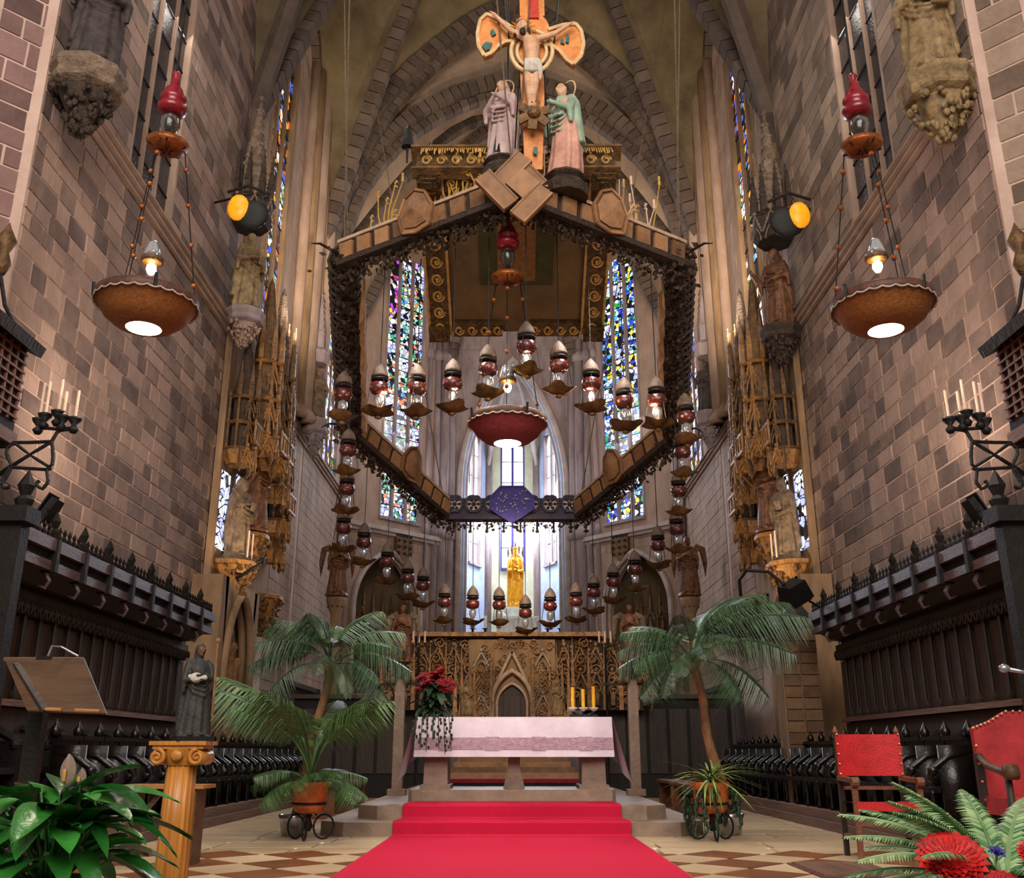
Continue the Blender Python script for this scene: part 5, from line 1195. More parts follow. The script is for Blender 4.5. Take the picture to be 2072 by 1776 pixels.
# ------------------------------------------------------------------ reredos and high altar
t = thing('reredos', 'low gilded stone reredos screen crowded with gothic tracery behind the altar', 'reredos', (0, 24, 0))
zt = 3.77
MB().box((-.08, .15, 2.85), (6.5, .24, 1.7)).build('body', 'carved_dark', t); MB().box((-.08, -.02, zt), (4.6, .5, .1)).build('cornice', 'reredos_stone', t)  # body coloured dark as shade behind the relief, ornaments paler
qq = random.Random(2)
for i in range(17):
    x = -3.15 + i * .385
    if abs(x) < .6: continue
    mb = MB(); pinnacle(mb, x, -.06, 2.0, 1.75 - .18 * (i % 2), .07); mb.build('pinnacle', 'reredos_stone', t)
    mb = MB(); gable(mb, x + .19, -.04, 2.5, .34, .4, .035); gable(mb, x + .19, -.04, 3.1, .34, .4, .035); mb.tube([(x + .19 + .12 * math.cos(a), -.05, 2.95 + .1 * math.sin(a)) for a in [k * PI / 6 for k in range(13)]], .02, 4, False); mb.build('tracery_panel', 'gilt_stone' if i % 3 == 0 else 'reredos_stone', t)
    mb = MB(); mb.lathe([(.07, 0), (.06, .18), (.07, .28), (.03, .33)], 7, (x + .19, -.06, 2.1)); mb.ball((x + .19, -.06, 2.48), .045, 6, 4); mb.build('figure', 'statue_stone', t, True)
    for _ in range(3):
        c = Vector((x + qq.uniform(.05, .33), -.1, qq.uniform(2.05, 3.6))); sg = qq.choice((-1, 1)); MB().tube([c + Vector((sg * math.cos(a) * .13, 0, math.sin(a) * .15)) * (1 - a / 11) for a in [k * .55 for k in range(17)]], .018, 5).build('scrollwork', 'reredos_stone' if qq.random() < .6 else 'gilt_stone', t)
    mb = MB()
    for _ in range(30): mb.ball((x + qq.uniform(0, .38), -.02, qq.uniform(2.0, 3.7)), qq.uniform(.025, .05), 5, 3)
    tag(mb.build('carved_leaves', 'reredos_stone' if i % 2 else 'dull_gilt', t), kind='stuff')
# central portal
mb = MB(); mb.box((0, 0, 1.9), (2.1, .3, 3.5)); mb.build('centre_block', 'brown_stone', t)
mb = MB()
for sg in (-1, 1): mb.prism([(sg * .42, -.24, 1.2), (sg * .95, -.2, 1.2), (sg * .95, -.2, 2.3), (sg * .5, -.24, 3.4), (sg * .42, -.24, 3.4)], (0, 0, 0), (0, .2, 0))
mb.build('portal_flanks', 'gilt_stone', t)
mb = MB(); mb.tube([(-.48, -.3, 1.1), (-.48, -.3, 2.15)] + [(x, -.3, 2.15 + z) for x, z in arc(.48, .75, 8)] + [(.48, -.3, 1.1)], .06, 7); mb.tube([(-.36, -.3, 1.1), (-.36, -.3, 2.1)] + [(x, -.3, 2.1 + z) for x, z in arc(.36, .5, 8)] + [(.36, -.3, 1.1)], .035, 6); mb.bar((-.52, -.3, 2.3), (0, -.3, 3.35), .07); mb.bar((.52, -.3, 2.3), (0, -.3, 3.35), .07); mb.build('portal_arch', 'ring_trim', t, True)
MB().prism([(-.36, -.2, 1.1), (-.36, -.2, 2.1)] + [(x, -.2, 2.1 + z) for x, z in arc(.36, .5, 8)] + [(.36, -.2, 1.1)], (0, 0, 0), (0, .04, 0)).build('portal_door', 'stall_wood', t)
for k in range(5): MB().box((-.28 + k * .14, -.24, 1.7), (.11, .05, 1.2)).build('door_plank', 'stall_panel', t)
for k in range(46):
    sg = qq.choice((-1, 1)); c = Vector((sg * qq.uniform(.5, 1.0), -.27, qq.uniform(1.3, 3.55))); d_ = qq.choice((-1, 1)); MB().tube([c + Vector((d_ * math.cos(a) * .1, 0, math.sin(a) * .12)) * (1 - a / 11) for a in [j * .55 for j in range(17)]], .018, 5).build('scrollwork', 'reredos_stone' if k % 3 else 'ring_trim', t)
for k in range(14):
    c = Vector((qq.uniform(-.42, .42), -.17, qq.uniform(3.4, 3.62))); d_ = qq.choice((-1, 1)); MB().tube([c + Vector((d_ * math.cos(a) * .1, 0, math.sin(a) * .09)) * (1 - a / 11) for a in [j * .55 for j in range(17)]], .016, 5).build('scrollwork', 'reredos_stone' if k % 2 else 'gilt_stone', t)
for k in range(16):
    sg = qq.choice((-1, 1)); z_ = qq.uniform(2.7, 3.3); c = Vector((sg * (.12 + (3.3 - z_) * .42 + qq.uniform(0, .12)), -.2, z_)); MB().tube([c + Vector((sg * math.cos(a) * .08, 0, math.sin(a) * .09)) * (1 - a / 11) for a in [j * .55 for j in range(17)]], .016, 5).build('scrollwork', 'reredos_stone', t)
for sg in (-1, 1):
    for k in range(4): mb = MB(); gable(mb, sg * .74, -.3, 1.5 + k * .5, .36, .34, .03); mb.build('tracery_panel', 'ring_trim' if k % 2 else 'reredos_stone', t)
for x in (-1.35, -.5, .5, 1.35): mb = MB(); pinnacle(mb, x, -.34, 1.2, 2.35, .07); mb.build('pinnacle', 'reredos_stone', t)
for x in (-1.2, -.9, .9, 1.2): mb = MB(); pinnacle(mb, x, -.3, 1.2, 2.0, .09); mb.build('pinnacle', 'gilt_stone', t)
for sg in (-1, 1):
    statue('reredos_statuette', 'small pale statuette standing %s of the reredos portal' % ('left' if sg < 0 else 'right'), 'saint', (sg * 1.06, 23.45, 1.9), .75, 'statue_gilt', 0)
    c = thing('statuette_column', 'slim gilded column under the statuette %s of the reredos portal' % ('left' if sg < 0 else 'right'), 'column', (sg * 1.06, 23.45, .9)); MB().lathe([(.16, -.88), (.16, -.7), (.09, -.6), (.09, .75), (.16, .86), (.17, .95)], 10).build('shaft', 'gilt_stone', c, True); MB().box((0, 0, -.89), (.36, .36, .06)).build('base', 'reredos_stone', c)
    t2 = thing('candle_group', 'iron stand with three cream candles on the %s end of the reredos' % ('left' if sg < 0 else 'right'), 'candelabrum', (sg * 2.25, 23.7, 0)); zc = at(863, 1298, 23.7).z
    MB().tube([(0, 0, 0), (0, 0, zc - .15)], .03, 6).build('pole', 'iron', t2); MB().lathe([(.25, 0), (.2, .05), (.05, .12)], 10).build('foot', 'iron', t2)
    for k in range(3): MB().tube([((k - 1) * .14, 0, zc - .02), ((k - 1) * .14, 0, zc + .25)], .025, 6).build('candle', 'candle', t2); MB().tube([(0, 0, zc - .15), ((k - 1) * .14, 0, zc - .1), ((k - 1) * .14, 0, zc)], .014, 5).build('arm', 'iron', t2)
# stairs behind the altar
for k in range(6):
    pass
st = MB()
stp = thing('altar_stairs', 'flight of tan stone steps rising to the reredos seen under the altar table', 'steps', (0, 20.4, 0))
for k in range(7): MB().box((0, 1.6 - (7 - k) * .0 - (3.0 - k * .42) / 2 + .2, .34 + .055 + k * .1), (2.9 - k * .12, 3.0 - k * .42, .1)).build('step', 'ring_panel', stp)
ki = thing('kneeler', 'long low kneeler with red top behind the altar table', 'kneeler', (0.03, 16.6, .51)); 
for sg in (-1, 1): MB().box((sg * .62, 0, .08), (1.0, .3, .06)).build('cushion', 'red_velvet', ki); MB().box((sg * .62, 0, .025), (1.04, .34, .05)).build('frame', 'stall_wood', ki)
# benches either side of the steps
for side, s in SIDES.items():
    for k, (y, xx) in enumerate(((17.4, 3.05), (19.6, 3.1))):
        t = thing('bench', 'low brown wooden bench, %s one on the %s of the sanctuary' % ('near' if k == 0 else 'far', side), 'bench', (s * xx, y, 0))
        MB().box((0, 0, .5), (.42, 1.7, .05)).build('seat', 'red_wood', t)
        for e in (-1, 1): MB().box((0, e * .75, .24), (.36, .06, .48)).build('end_board', 'red_wood', t)
        MB().box((0, 0, .3), (.05, 1.5, .14)).build('rail', 'red_wood', t)
# little chapel: golden Madonna on pedestal, white altar, candlesticks
p = at(1043, 1228, 41.5)
t = thing('statue_pedestal', 'pale pedestal under the golden statue in the bright chapel', 'pedestal', (p.x, 41.5, 4.4)); MB().lathe([(.7, 0), (.7, .3), (.45, .5), (.42, p.z - 4.4 - .3), (.55, p.z - 4.4 - .15), (.55, p.z - 4.4 - .06)], 12).build('block', 'marble_white', t); MB().box((0, 0, .12), (1.5, 1.2, .24)).build('plinth', 'marble_white', t)
mdn = statue('gold_statue', 'golden crowned statue of mother and child in the bright chapel behind', 'madonna', (p.x, 41.5, p.z + .1), 2.45, 'gold', 0); mdn.scale = (1.75, 1.75, 2.45)
t = thing('gilded_niche', 'arched gold niche board standing behind the golden mother and child statue', 'niche', (p.x, 41.85, p.z - .06)); MB().prism([(-.36, 0, 0), (-.36, 0, 1.9)] + [(x, 0, 1.9 + z) for x, z in arc(.36, .6, 6)] + [(.36, 0, 0)], (0, 0, 0), (0, .06, 0)).build('panel', 'gold', t)
for k in range(5): MB().lathe([(.03, 0), (.05, .2), (0, .5)], 6, (-.32 + k * .16, .03, 2.3 + .25 * (2 - abs(k - 2)) * .6)).build('spike', 'dull_gilt', t)
p = at(1045, 1284, 39.0)
t = thing('chapel_altar', 'small white marble altar block in front of the golden statue', 'altar', (p.x, 39.0, p.z - .1)); MB().box((0, 0, -.1), (1.6, .7, 1.75)).build('block', 'marble_white', t); MB().box((0, 0, .74), (1.8, .8, .1)).build('slab', 'marble_white', t)
for k in range(4): MB().lathe([(.12, 0), (.08, .3), (.12, .6)], 8, (-.6 + k * .4, -.38, .05)).build('colonnette', 'marble_white', t)
for sg in (-1, 1):
    for k in range(2):
        t = thing('chapel_candlestick', '%s candlestick with white candle %s of the white chapel altar' % ('nearer' if k == 0 else 'farther', 'left' if sg < 0 else 'right'), 'candlestick', (p.x + sg * (1.25 + k * .5), 39.0, 4.4)); hh = p.z - 4.4
        MB().lathe([(.25, 0), (.2, .1), (.05, .3), (.05, hh + .2), (.14, hh + .25)], 8).build('stick', 'iron', t, True); MB().tube([(0, 0, hh + .25), (0, 0, hh + .75)], .06, 7).build('candle', 'marble_white', t)
# ------------------------------------------------------------------ altar steps, carpet, altar
def chamf(x, y0, y1, c): return [(-x, y0 + c, 0), (-x + c, y0, 0), (x - c, y0, 0), (x, y0 + c, 0), (x, y1, 0), (-x, y1, 0)]
t = thing('altar_steps', 'three broad grey stone steps carrying the altar', 'steps', (0, 0, 0))
for k, (x, y0, y1, c) in enumerate(((2.5, 13.2, 23.2, .35), (2.1, 13.78, 22.9, .3), (1.5, 14.8, 17.8, .05))):
    MB().prism(chamf(x, y0, y1, c), (0, 0, k * .17 - (.01 if k == 0 else 0)), (0, 0, (k + 1) * .17)).build('step', 'step_stone', t)
cp_ = thing('carpet', 'bright red carpet runner climbing the altar steps', 'carpet')
def cs(y): return 1.50 if y < 13.2 else 1.42
prof = [(8.0, .012), (13.14, .012), (13.16, .03), (13.165, .16), (13.19, .185), (13.72, .185), (13.735, .2), (13.745, .33), (13.77, .355), (14.72, .355)]
mb = MB(); N_ = 24
def hw_(y): return 1.52 - .07 * min(1, max(0, (y - 13.1) / .7))
for k in range(len(prof) - 1):
    pass
mb.grid(lambda a, b: Vector(((b * 2 - 1) * hw_(prof[round(a * 9)][0]), prof[round(a * 9)][0], prof[round(a * 9)][1] + .004)), 9, N_); mb.build('pile', 'carpet', cp_)
for e in (-1, 1): MB().tube([(e * hw_(y), y, z) for y, z in prof], .008, 5).build('bound_edge', 'red_velvet', cp_)
al = thing('altar_table', 'stone altar table on three supports in the middle of the sanctuary', 'altar', (0.03, 15.3, .51))
MB().box((0, 0, .94), (2.85, .95, .12)).build('top_slab', 'leg_stone', al)
for x in (-1.15, 1.17):
    mb = MB(); mb.box((x, 0, .44), (.36, .7, .88), taper=.86); mb.box((x, 0, .03), (.44, .76, .06)); mb.build('support', 'leg_stone', al)
mb = MB(); mb.prism([(-.16, -.25, 0), (-.09, -.25, .3), (-.09, -.25, .7), (-.14, -.25, .88), (.14, -.25, .88), (.09, -.25, .7), (.09, -.25, .3), (.16, -.25, 0)], (0, 0, 0), (0, .5, 0)); mb.build('support', 'leg_stone', al)
cl = thing('altar_cloth', 'pale pink-white altar cloth with a lace band hanging over the altar table', 'cloth', (0.03, 15.3, 1.515))
X, Yh = 1.44, .49
mb = MB(); mb.grid(lambda a, b: Vector(((a * 2 - 1) * X, (b * 2 - 1) * Yh, .004)), 8, 4); mb.build('top', 'cloth_white', cl)
dr = .56
def drop(a, b): x = (a * 2 - 1) * X; return Vector((x * (1 + .015 * b), -Yh - .012 - .035 * b - .018 * b * math.sin(a * 38) - .012 * b * math.sin(a * 15 + 1), -dr * b + .004))
MB().grid(lambda a, b: drop(a, b), 90, 10).build('front_drop', 'cloth_white', cl, True)
MB().grid(lambda a, b: drop(a, .52 + .3 * b) + Vector((0, -.006, 0)), 90, 4).build('lace_band', 'lace', cl, True)
for k in range(4):
    a0 = .12 + k * .235; MB().grid(lambda a, b: drop(a0 + a * .07, .5 + .34 * b) + Vector((0, -.011, 0)), 8, 4).build('lace_square', 'lace', cl, True)
for sg in (-1, 1):                                             # side falls end in long points
    def side(a, b):
        y = (a * 2 - 1) * Yh; ln = dr + .42 * (1 - a) ** 1.2 * (1 if True else 0)
        return Vector((sg * (X + .01 + (.06 + .2 * (1 - a)) * b + .02 * math.sin(a * 12) * b), y - .1 * b * (1 - a), -ln * b + .004))
    MB().grid(side, 16, 12).build('side_fall', 'cloth_white', cl, True)
# flowers on the altar
p = at(878, 1450, 14.95)
t = thing('flower_arrangement', 'large bouquet of dark red flowers and green leaves on the left end of the altar', 'flowers', (p.x, 15.0, 1.52))
MB().lathe([(.1, 0), (.14, .04), (.16, .14), (.13, .16)], 12).build('bowl', 'iron', t, True)
qq = random.Random(9)
def petal_flower(m, r=.055, n=7):
    mb = MB()
    for ly in range(2):
        for k in range(n):
            a = 2 * PI * k / n + ly * .4; rr = r * (1 - .35 * ly); d = Vector((math.cos(a), math.sin(a), 0)); s2 = Vector((-d.y, d.x, 0)); z = .012 * ly
            mb.add([Vector((0, 0, z)), d * rr * .55 + s2 * rr * .34 + Vector((0, 0, z + rr * .35)), d * rr + Vector((0, 0, z + rr * .2)), d * rr * .55 - s2 * rr * .34 + Vector((0, 0, z + rr * .35))], [(0, 1, 2, 3)])
    mb.ball((0, 0, .02), r * .28, 6, 4)
    return mb.mesh('bloom', m)
RB_ = petal_flower('rose_red', .075)
def leaf_blade(L, W, m, curl=.3, n=6):
    mb = MB()
    mb.grid(lambda a, b: Vector(((b * 2 - 1) * W * math.sin(PI * min(1, a * .97 + .03)) ** .8, -L * a * (1 - curl * .25 * a), -curl * L * a * a + .35 * W * abs(b * 2 - 1))), n, 2)
    return mb.mesh('leaf', m, True)
DL = leaf_blade(.26, .05, 'dark_leaf', .5)
for k in range(58):
    a, r, z = qq.uniform(0, 2 * PI), qq.random() ** .5, 0
    P_ = Vector((r * .27 * math.cos(a), r * .2 * math.sin(a), .42 + .3 * (1 - r) + qq.uniform(-.08, .1)))
    M = Matrix.Translation(P_) @ Euler((qq.uniform(.2, 1.2), qq.uniform(-.5, .5), qq.uniform(-.6, .6))).to_matrix().to_4x4() @ Matrix.Scale(qq.uniform(.8, 1.25), 4); part('bloom', RB_, t, M)
for k in range(90):
    a = qq.uniform(0, 2 * PI); z = qq.uniform(.05, .5); M = Matrix.Translation((qq.gauss(0, .07), qq.gauss(0, .05), z)) @ Euler((qq.uniform(-.5, .6), 0, a)).to_matrix().to_4x4() @ Matrix.Scale(qq.uniform(.8, 1.3), 4); part('leaf', DL, t, M)
for k in range(7):
    x = -.2 + k * .075; ln = qq.uniform(.3, .62); mb = MB().tube([(x * .6, -.2, .08), (x, -.5, .02), (x * 1.2, -.56, -ln)], .006, 4)
    for j in range(9): mb.ball((x * 1.15 + qq.uniform(-.03, .03), -.56, -ln * j / 9), (.022, .008, .03), 5, 3)
    mb.build('trailing_sprig', 'dark_leaf', t)
p = at(1182, 1450, 15.2); t = thing('altar_candelabrum', 'low dark stand with three yellow candles on the right of the altar', 'candelabrum', (p.x, 15.35, 1.52))
mb = MB(); mb.box((0, 0, .03), (.42, .16, .05)); 
mb.build('base', 'iron', t)
for k in range(3):
    x = (k - 1) * .16; h = (.31, .28, .32)[k]; MB().tube([(x * .4, 0, .05), (x, 0, .08), (x, 0, .12)], .018, 6).build('arm', 'iron', t)
    MB().lathe([(.02, .1), (.07, .14), (.075, .16), (.03, .16)], 10, (x, 0, 0), wave=lambda a, i: 1 + .1 * math.sin(a * 5)).build('drip_dish', 'white_trim', t); MB().tube([(x, 0, .15), (x, 0, .15 + h)], .028, 10).build('candle', 'beeswax', t)
# small microphones / candlesticks at the altar legs
# stone posts with angels
for side, s in SIDES.items():
    b = at(803 if s < 0 else 1287, 1608, 17.2); t = thing('angel_post', 'thin square stone post %s of the altar carrying a small angel' % ('left' if s < 0 else 'right'), 'post', (b.x, 17.2, .34)); h = at(807, 1372, 17.2).z - .34
    MB().box((0, 0, h / 2), (.17, .17, h)).build('shaft', 'leg_stone', t); MB().box((0, 0, .05), (.3, .3, .1)).build('foot', 'leg_stone', t); MB().box((0, 0, h + .03), (.3, .3, .06)).build('cap', 'iron', t)
    MB().lathe([(.1, h + .06), (.14, h + .14), (.08, h + .2), (.12, h + .26)], 8).build('pedestal', 'carved_dark', t)
    for k in range(6): MB().ball((.22 * math.cos(k * PI / 3), .22 * math.sin(k * PI / 3), h - .04), .06, 6, 4).build('knob', 'dull_gilt', t)
    for e in (-1, 1): MB().bar((0, 0, h - .1), (e * .5, 0, h - .1), .04).build('cross_rail', 'iron', t)
    statue('post_angel', 'small bronze angel standing on the stone post %s of the altar' % ('left' if s < 0 else 'right'), 'angel', (b.x, 17.2, .34 + h + .31), .95, 'statue_bronze', 0, extra=wings('statue_stone'))

# ------------------------------------------------------------------ plants
def frond(L, n, leaf, droop, m, lift=.9, width=.022, stem=.3, vee=.5, seed=0, taper=True):
    """a palm frond: arching rib with narrow leaflets on both sides; starts at the origin, runs along +x"""
    q_ = random.Random(seed); mb = MB(); P_ = lambda t: Vector((L * t * math.cos(lift * (1 - t * .5)) , 0, L * (t * math.sin(lift) - droop * t * t)))
    mb.tube([P_(k / 10) for k in range(11)], [.012 * (1 - .8 * k / 10) + .003 for k in range(11)], 5)
    for k in range(n):
        t = stem + (1 - stem) * (k + .5) / n; p = P_(t); d = (P_(min(1, t + .02)) - P_(t - .02)).normalized(); ll = leaf * (math.sin(PI * (.12 + .86 * (t - stem) / (1 - stem))) ** .6 if taper else 1) * q_.uniform(.85, 1.1)
        for e in (-1, 1):
            s_ = Vector((0, e, 0)); up = d.cross(s_) * e; dr_ = (d * .65 + s_ * .75 - Vector((0, 0, vee * .3))).normalized(); m1 = p + dr_ * ll * .5 + Vector((0, 0, .0)); tip = p + dr_ * ll * .95 - Vector((0, 0, ll * vee)); w_ = width; b2 = d * w_
            mb.add([p - b2 * .5, p + b2 * .5, m1 + b2 * .6, m1 - b2 * .6, tip], [(0, 1, 2, 3), (3, 2, 4)])
    return mb.mesh('frond', m)
PF = [frond(1.5, 34, .5, .62, 'palm_green', 1.0, .017, .28, .75, k) for k in range(3)]
AF = [frond(1.45, 32, .42, .5, 'areca_green', 1.3, .015, .42, .65, k + 5) for k in range(3)]
GF = [frond(.8, 54, .13, .42, 'fern_green', .85, .011, .06, .2, k + 9) for k in range(3)]
def put_fronds(t, o, specs, meshes, name='frond'):
    for k, (az, tilt, sc_) in enumerate(specs):
        part(name, meshes[k % len(meshes)], t, Matrix.Translation(o) @ Euler((0, tilt, az)).to_matrix().to_4x4() @ Matrix.Scale(sc_, 4))
def palm(label, base, topu, topv, Y, specs, tw=.07):
    top = at(topu, topv, Y); t = thing('palm_tree', label, 'palm', base); o = top - Vector(base); o = Vector((o.x, o.y, o.z))
    C = [Vector((0, 0, .2)).lerp(o, k / 12) + Vector((.03 * math.sin(k * .8), 0, 0)) for k in range(13)]
    MB().tube(C, [tw * (1.1 - .35 * k / 12) * (1.06 if k % 2 else .97) for k in range(13)], 9).build('trunk', 'trunk', t, True)
    MB().lathe([(.16, 0), (.2, .2), (.22, .26), (.19, .26), (.17, .2)], 14).build('pot', 'chrome', t, True); MB().lathe([(0, .21), (.18, .21)], 14).build('soil', 'soil', t)
    for k in range(5): a = k * 1.3; MB().tube([o - Vector((0, 0, .12)), o + Vector((.12 * math.cos(a), .12 * math.sin(a), .06))], [.05, .02], 6).build('leaf_sheath', 'trunk', t)
    put_fronds(t, o, specs, PF)
D_ = math.radians
qq = random.Random(77)
palm('tall potted palm with feathery fronds left of the altar steps', (-2.8, 13.35, 0), 668, 1345, 13.3,
     [(D_(a), t_, s_) for a, t_, s_ in ((180, .25, .8), (200, .0, .75), (165, -.25, .8), (150, .05, .75), (95, -.45, .7), (60, -.45, .75), (10, .3, .8), (340, .1, .8), (-35, .55, .7), (225, -.3, .75), (-80, .05, .75), (-100, -.35, .75), (270, .45, .7), (130, -.6, .75), (20, -.2, .8), (-10, .75, .7), (190, .7, .65), (-60, .8, .65), (30, -.6, .75))])
palm('tall potted palm with wide drooping fronds right of the altar steps', (2.82, 13.5, 0), 1402, 1340, 13.4,
     [(D_(a), t_, s_) for a, t_, s_ in ((0, -.3, 1.15), (15, -.1, 1.2), (-15, -.1, 1.2), (-25, .2, 1.0), (180, .1, .75), (195, -.1, .8), (165, .3, .75), (210, .35, .75), (90, -.4, .75), (60, -.5, .85), (-90, .3, .75), (-70, .1, .85), (-110, .5, .75), (-50, -.35, .95), (250, -.3, .75), (30, -.55, 1.0), (200, .75, .7), (-60, .8, .75), (-20, .7, .8), (230, .8, .7), (10, -.5, 1.05), (150, -.3, .75))])
def pot_stand(name, label, loc):
    t = thing(name, label, 'plant stand', loc)
    for k in range(3):
        a = k * 2 * PI / 3 + .52; d = Vector((math.cos(a), math.sin(a), 0)); C = [d * (.2 + .13 * math.cos(x)) + Vector((0, 0, .15 + .14 * math.sin(x))) for x in [PI * .9 + j * PI / 7 for j in range(15)]]
        mb = MB().tube(C, .013, 6); mb.tube([d * .1 + Vector((0, 0, .28)), d * .06 + Vector((0, 0, .34)), d * .13 + Vector((0, 0, .4))], .013, 6); mb.build('scroll_leg', 'iron', t)
    MB().lathe([(.03, .1), (.06, .16), (.03, .24), (.05, .34)], 8).build('hub', 'iron', t, True)
    mb = MB().tube([(.2 * math.cos(x), .2 * math.sin(x), .42) for x in [j * PI / 10 for j in range(21)]], .018, 6, False); mb.build('ring', 'iron', t)
    return t
def pot(label, loc):
    t = thing('flower_pot', label, 'pot', loc)
    MB().lathe([(.08, 0), (.17, .03), (.2, .1), (.22, .3), (.235, .32), (.235, .37), (.2, .37), (.19, .28), (.0, .27)], 24).build('bowl', 'terracotta', t, True); MB().lathe([(.0, .29), (.195, .29)], 16).build('soil', 'soil', t); return t
for s in (-1, 1):
    side = 'left' if s < 0 else 'right'; x = -2.5 if s < 0 else 2.46; y = 12.7
    pot_stand('plant_stand', 'black scrolled iron plant stand on the floor at the %s of the carpet' % side, (x, y, 0))
    pot('round terracotta pot held in the iron stand at the %s of the carpet' % side, (x, y, .3))
t = thing('areca_palm', 'bushy green areca palm growing in the terracotta pot on the left', 'plant', (-2.5, 12.7, .6))
put_fronds(t, Vector((0, 0, 0)), [(D_(k * 360 / 13 + qq.uniform(-12, 12)), qq.uniform(-.45, .0), qq.uniform(1.0, 1.25)) for k in range(13)] + [(D_(180), -.15, 1.35), (D_(172), -.28, 1.4), (D_(190), -.22, 1.3)], AF)
put_fronds(t, Vector((0, 0, .02)), [(D_(k * 18), qq.uniform(.35, .8), qq.uniform(.45, .62)) for k in range(20)], AF)
SL = leaf_blade(.55, .016, 'spider_green', 1.1, 8)
t = thing('spider_plant', 'arching pale green spider plant overflowing the terracotta pot on the right', 'plant', (2.46, 12.7, .6))
for k in range(90):
    part('leaf', SL, t, Matrix.Translation((qq.gauss(0, .03), qq.gauss(0, .03), .02)) @ Euler((-qq.uniform(.5, 1.45), 0, qq.uniform(0, 6.3))).to_matrix().to_4x4() @ Matrix.Scale(qq.uniform(.7, 1.1), 4))
t = thing('trailing_plant', 'dark trailing plant hanging around the iron stand on the right', 'plant', (2.46, 12.7, .55))
for k in range(16):
    a = qq.uniform(0, 6.3); d = Vector((math.cos(a), math.sin(a), 0)); ln = qq.uniform(.25, .52); mb = MB(); C = [d * .2, d * .3 + Vector((0, 0, .02)), d * .34 + Vector((0, 0, -ln * .5)), d * .33 + Vector((0, 0, -ln))]; mb.tube(C, .006, 4)
    for j in range(14):
        p = resample(C, 14)[j]; mb.ball(p + Vector((qq.gauss(0, .02), qq.gauss(0, .02), 0)), (.026, .012, .034), 5, 3)
    mb.build('tendril', 'dark_leaf', t)
# peace lily in the left foreground
t = thing('peace_lily', 'glossy green peace lily with pale spathes in the lower left corner', 'plant', (-2.42, 5.5, .25))
LL = [leaf_blade(.5, .085, 'lily_green', .5, 8), leaf_blade(.42, .072, 'lily_green', .8, 8), leaf_blade(.36, .08, 'lily_green', .3, 8)]
pt = MB().lathe([(.12, -.25), (.17, .1), (.18, .14), (.15, .14)], 16).build('pot', 'black', t, True); MB().lathe([(0, .1), (.16, .1)], 12).build('soil', 'soil', t)
for k in range(84):
    az = qq.uniform(0, 2 * PI); r = qq.uniform(.04, .3); h = qq.uniform(.16, .56); d = Vector((math.sin(az), -math.cos(az), 0)); p = d * r + Vector((0, 0, h))
    part('leaf', LL[k % 3], t, Matrix.Translation(p) @ Euler((-qq.uniform(.1, .8), qq.uniform(-.3, .3), az)).to_matrix().to_4x4() @ Matrix.Scale(qq.uniform(.75, 1.1), 4))
    MB().tube([d * .03 + Vector((0, 0, .1)), d * r * .6 + Vector((0, 0, h * .7)), p], .006, 4).build('stalk', 'lily_green', t)
for x, z, sc_ in ((.02, .58, .85), (.1, .58, .5), (-.38, .44, .7)):
    mb = MB().grid(lambda a, b: Vector(((b * 2 - 1) * .05 * math.sin(PI * a) ** .7, -.02 + .03 * abs(b * 2 - 1), .2 * a)), 8, 4); o = mb.build('spathe', 'spathe', t, True); o.location = (x, 0, z); o.scale = (sc_,) * 3
    MB().tube([(x * .3, 0, .1), (x * .8, 0, z * .6), (x, 0, z)], .007, 5).build('stalk', 'lily_green', t)
    MB().tube([(x, -.03, z + .03), (x, -.03, z + .11 * sc_)], .01, 6).build('spadix', 'wheat', t)
# fern bouquet in the right foreground
t = thing('fern_bouquet', 'arching silvery green fern bouquet in the lower right corner', 'plant', (2.5, 5.35, .22))
MB().lathe([(.1, -.22), (.14, .0), (.15, .08), (.12, .08)], 14).build('pot', 'black', t, True)
put_fronds(t, Vector((0, 0, .08)), [(D_(a), t_, s_ * 1.12) for a, t_, s_ in ((185, .0, 1.0), (188, -.45, .9), (205, -.2, .95), (60, .0, .9), (-20, -.2, 1), (95, .1, .8), (-125, .3, .9), (-75, .1, .9), (-100, .5, .8), (178, .3, .9), (200, .12, 1.05), (170, -.12, 1.0), (215, .2, .95), (150, -.2, .9), (110, -.3, .9), (80, -.35, .9), (50, -.25, .95), (20, .05, .95), (0, -.05, 1.0), (-30, .2, .9), (-60, .3, .85), (-90, .2, .8), (-110, .25, .8), (235, .25, .85), (260, .1, .8), (195, -.3, .9), (165, .25, .9), (70, .2, .8), (130, .1, .9), (-15, .3, .85), (-140, .05, .95), (-50, -.1, .9))], GF)
GRB = petal_flower('petal_red', .15, 22)
for k, (x, y, z, rx, ry, sc_) in enumerate(((-.36, -.25, .23, .7, -.25, 1.15), (.06, -.25, .24, .7, .15, .75), (-.2, -.4, .12, .9, -.1, .7))):
    f = thing('red_flower', '%s red daisy-like flower among the ferns at lower right' % ('largest', 'right-hand', 'lowest')[k], 'flower', (2.48 + x, 5.3 + y, .27 + z), group='red flowers among the ferns')
    part('petals', GRB, f, Euler((rx, ry, 0)).to_matrix().to_4x4() @ Matrix.Scale(sc_, 4)); MB().tube([(0, 0, 0), (-x * .6, -y * .6, -z + .06)], .008, 5).build('stalk', 'fern_green', f)
f = thing('purple_flower', 'small purple flower between the red ones at lower right', 'flower', (2.46, 5.3, .52)); part('petals', petal_flower('robe_violet' if False else 'blue_enamel', .05, 6), f, Euler((.6, 0, 0)).to_matrix().to_4x4()); MB().tube([(0, 0, 0), (-.04, .12, -.36)], .006, 5).build('stalk', 'fern_green', f)

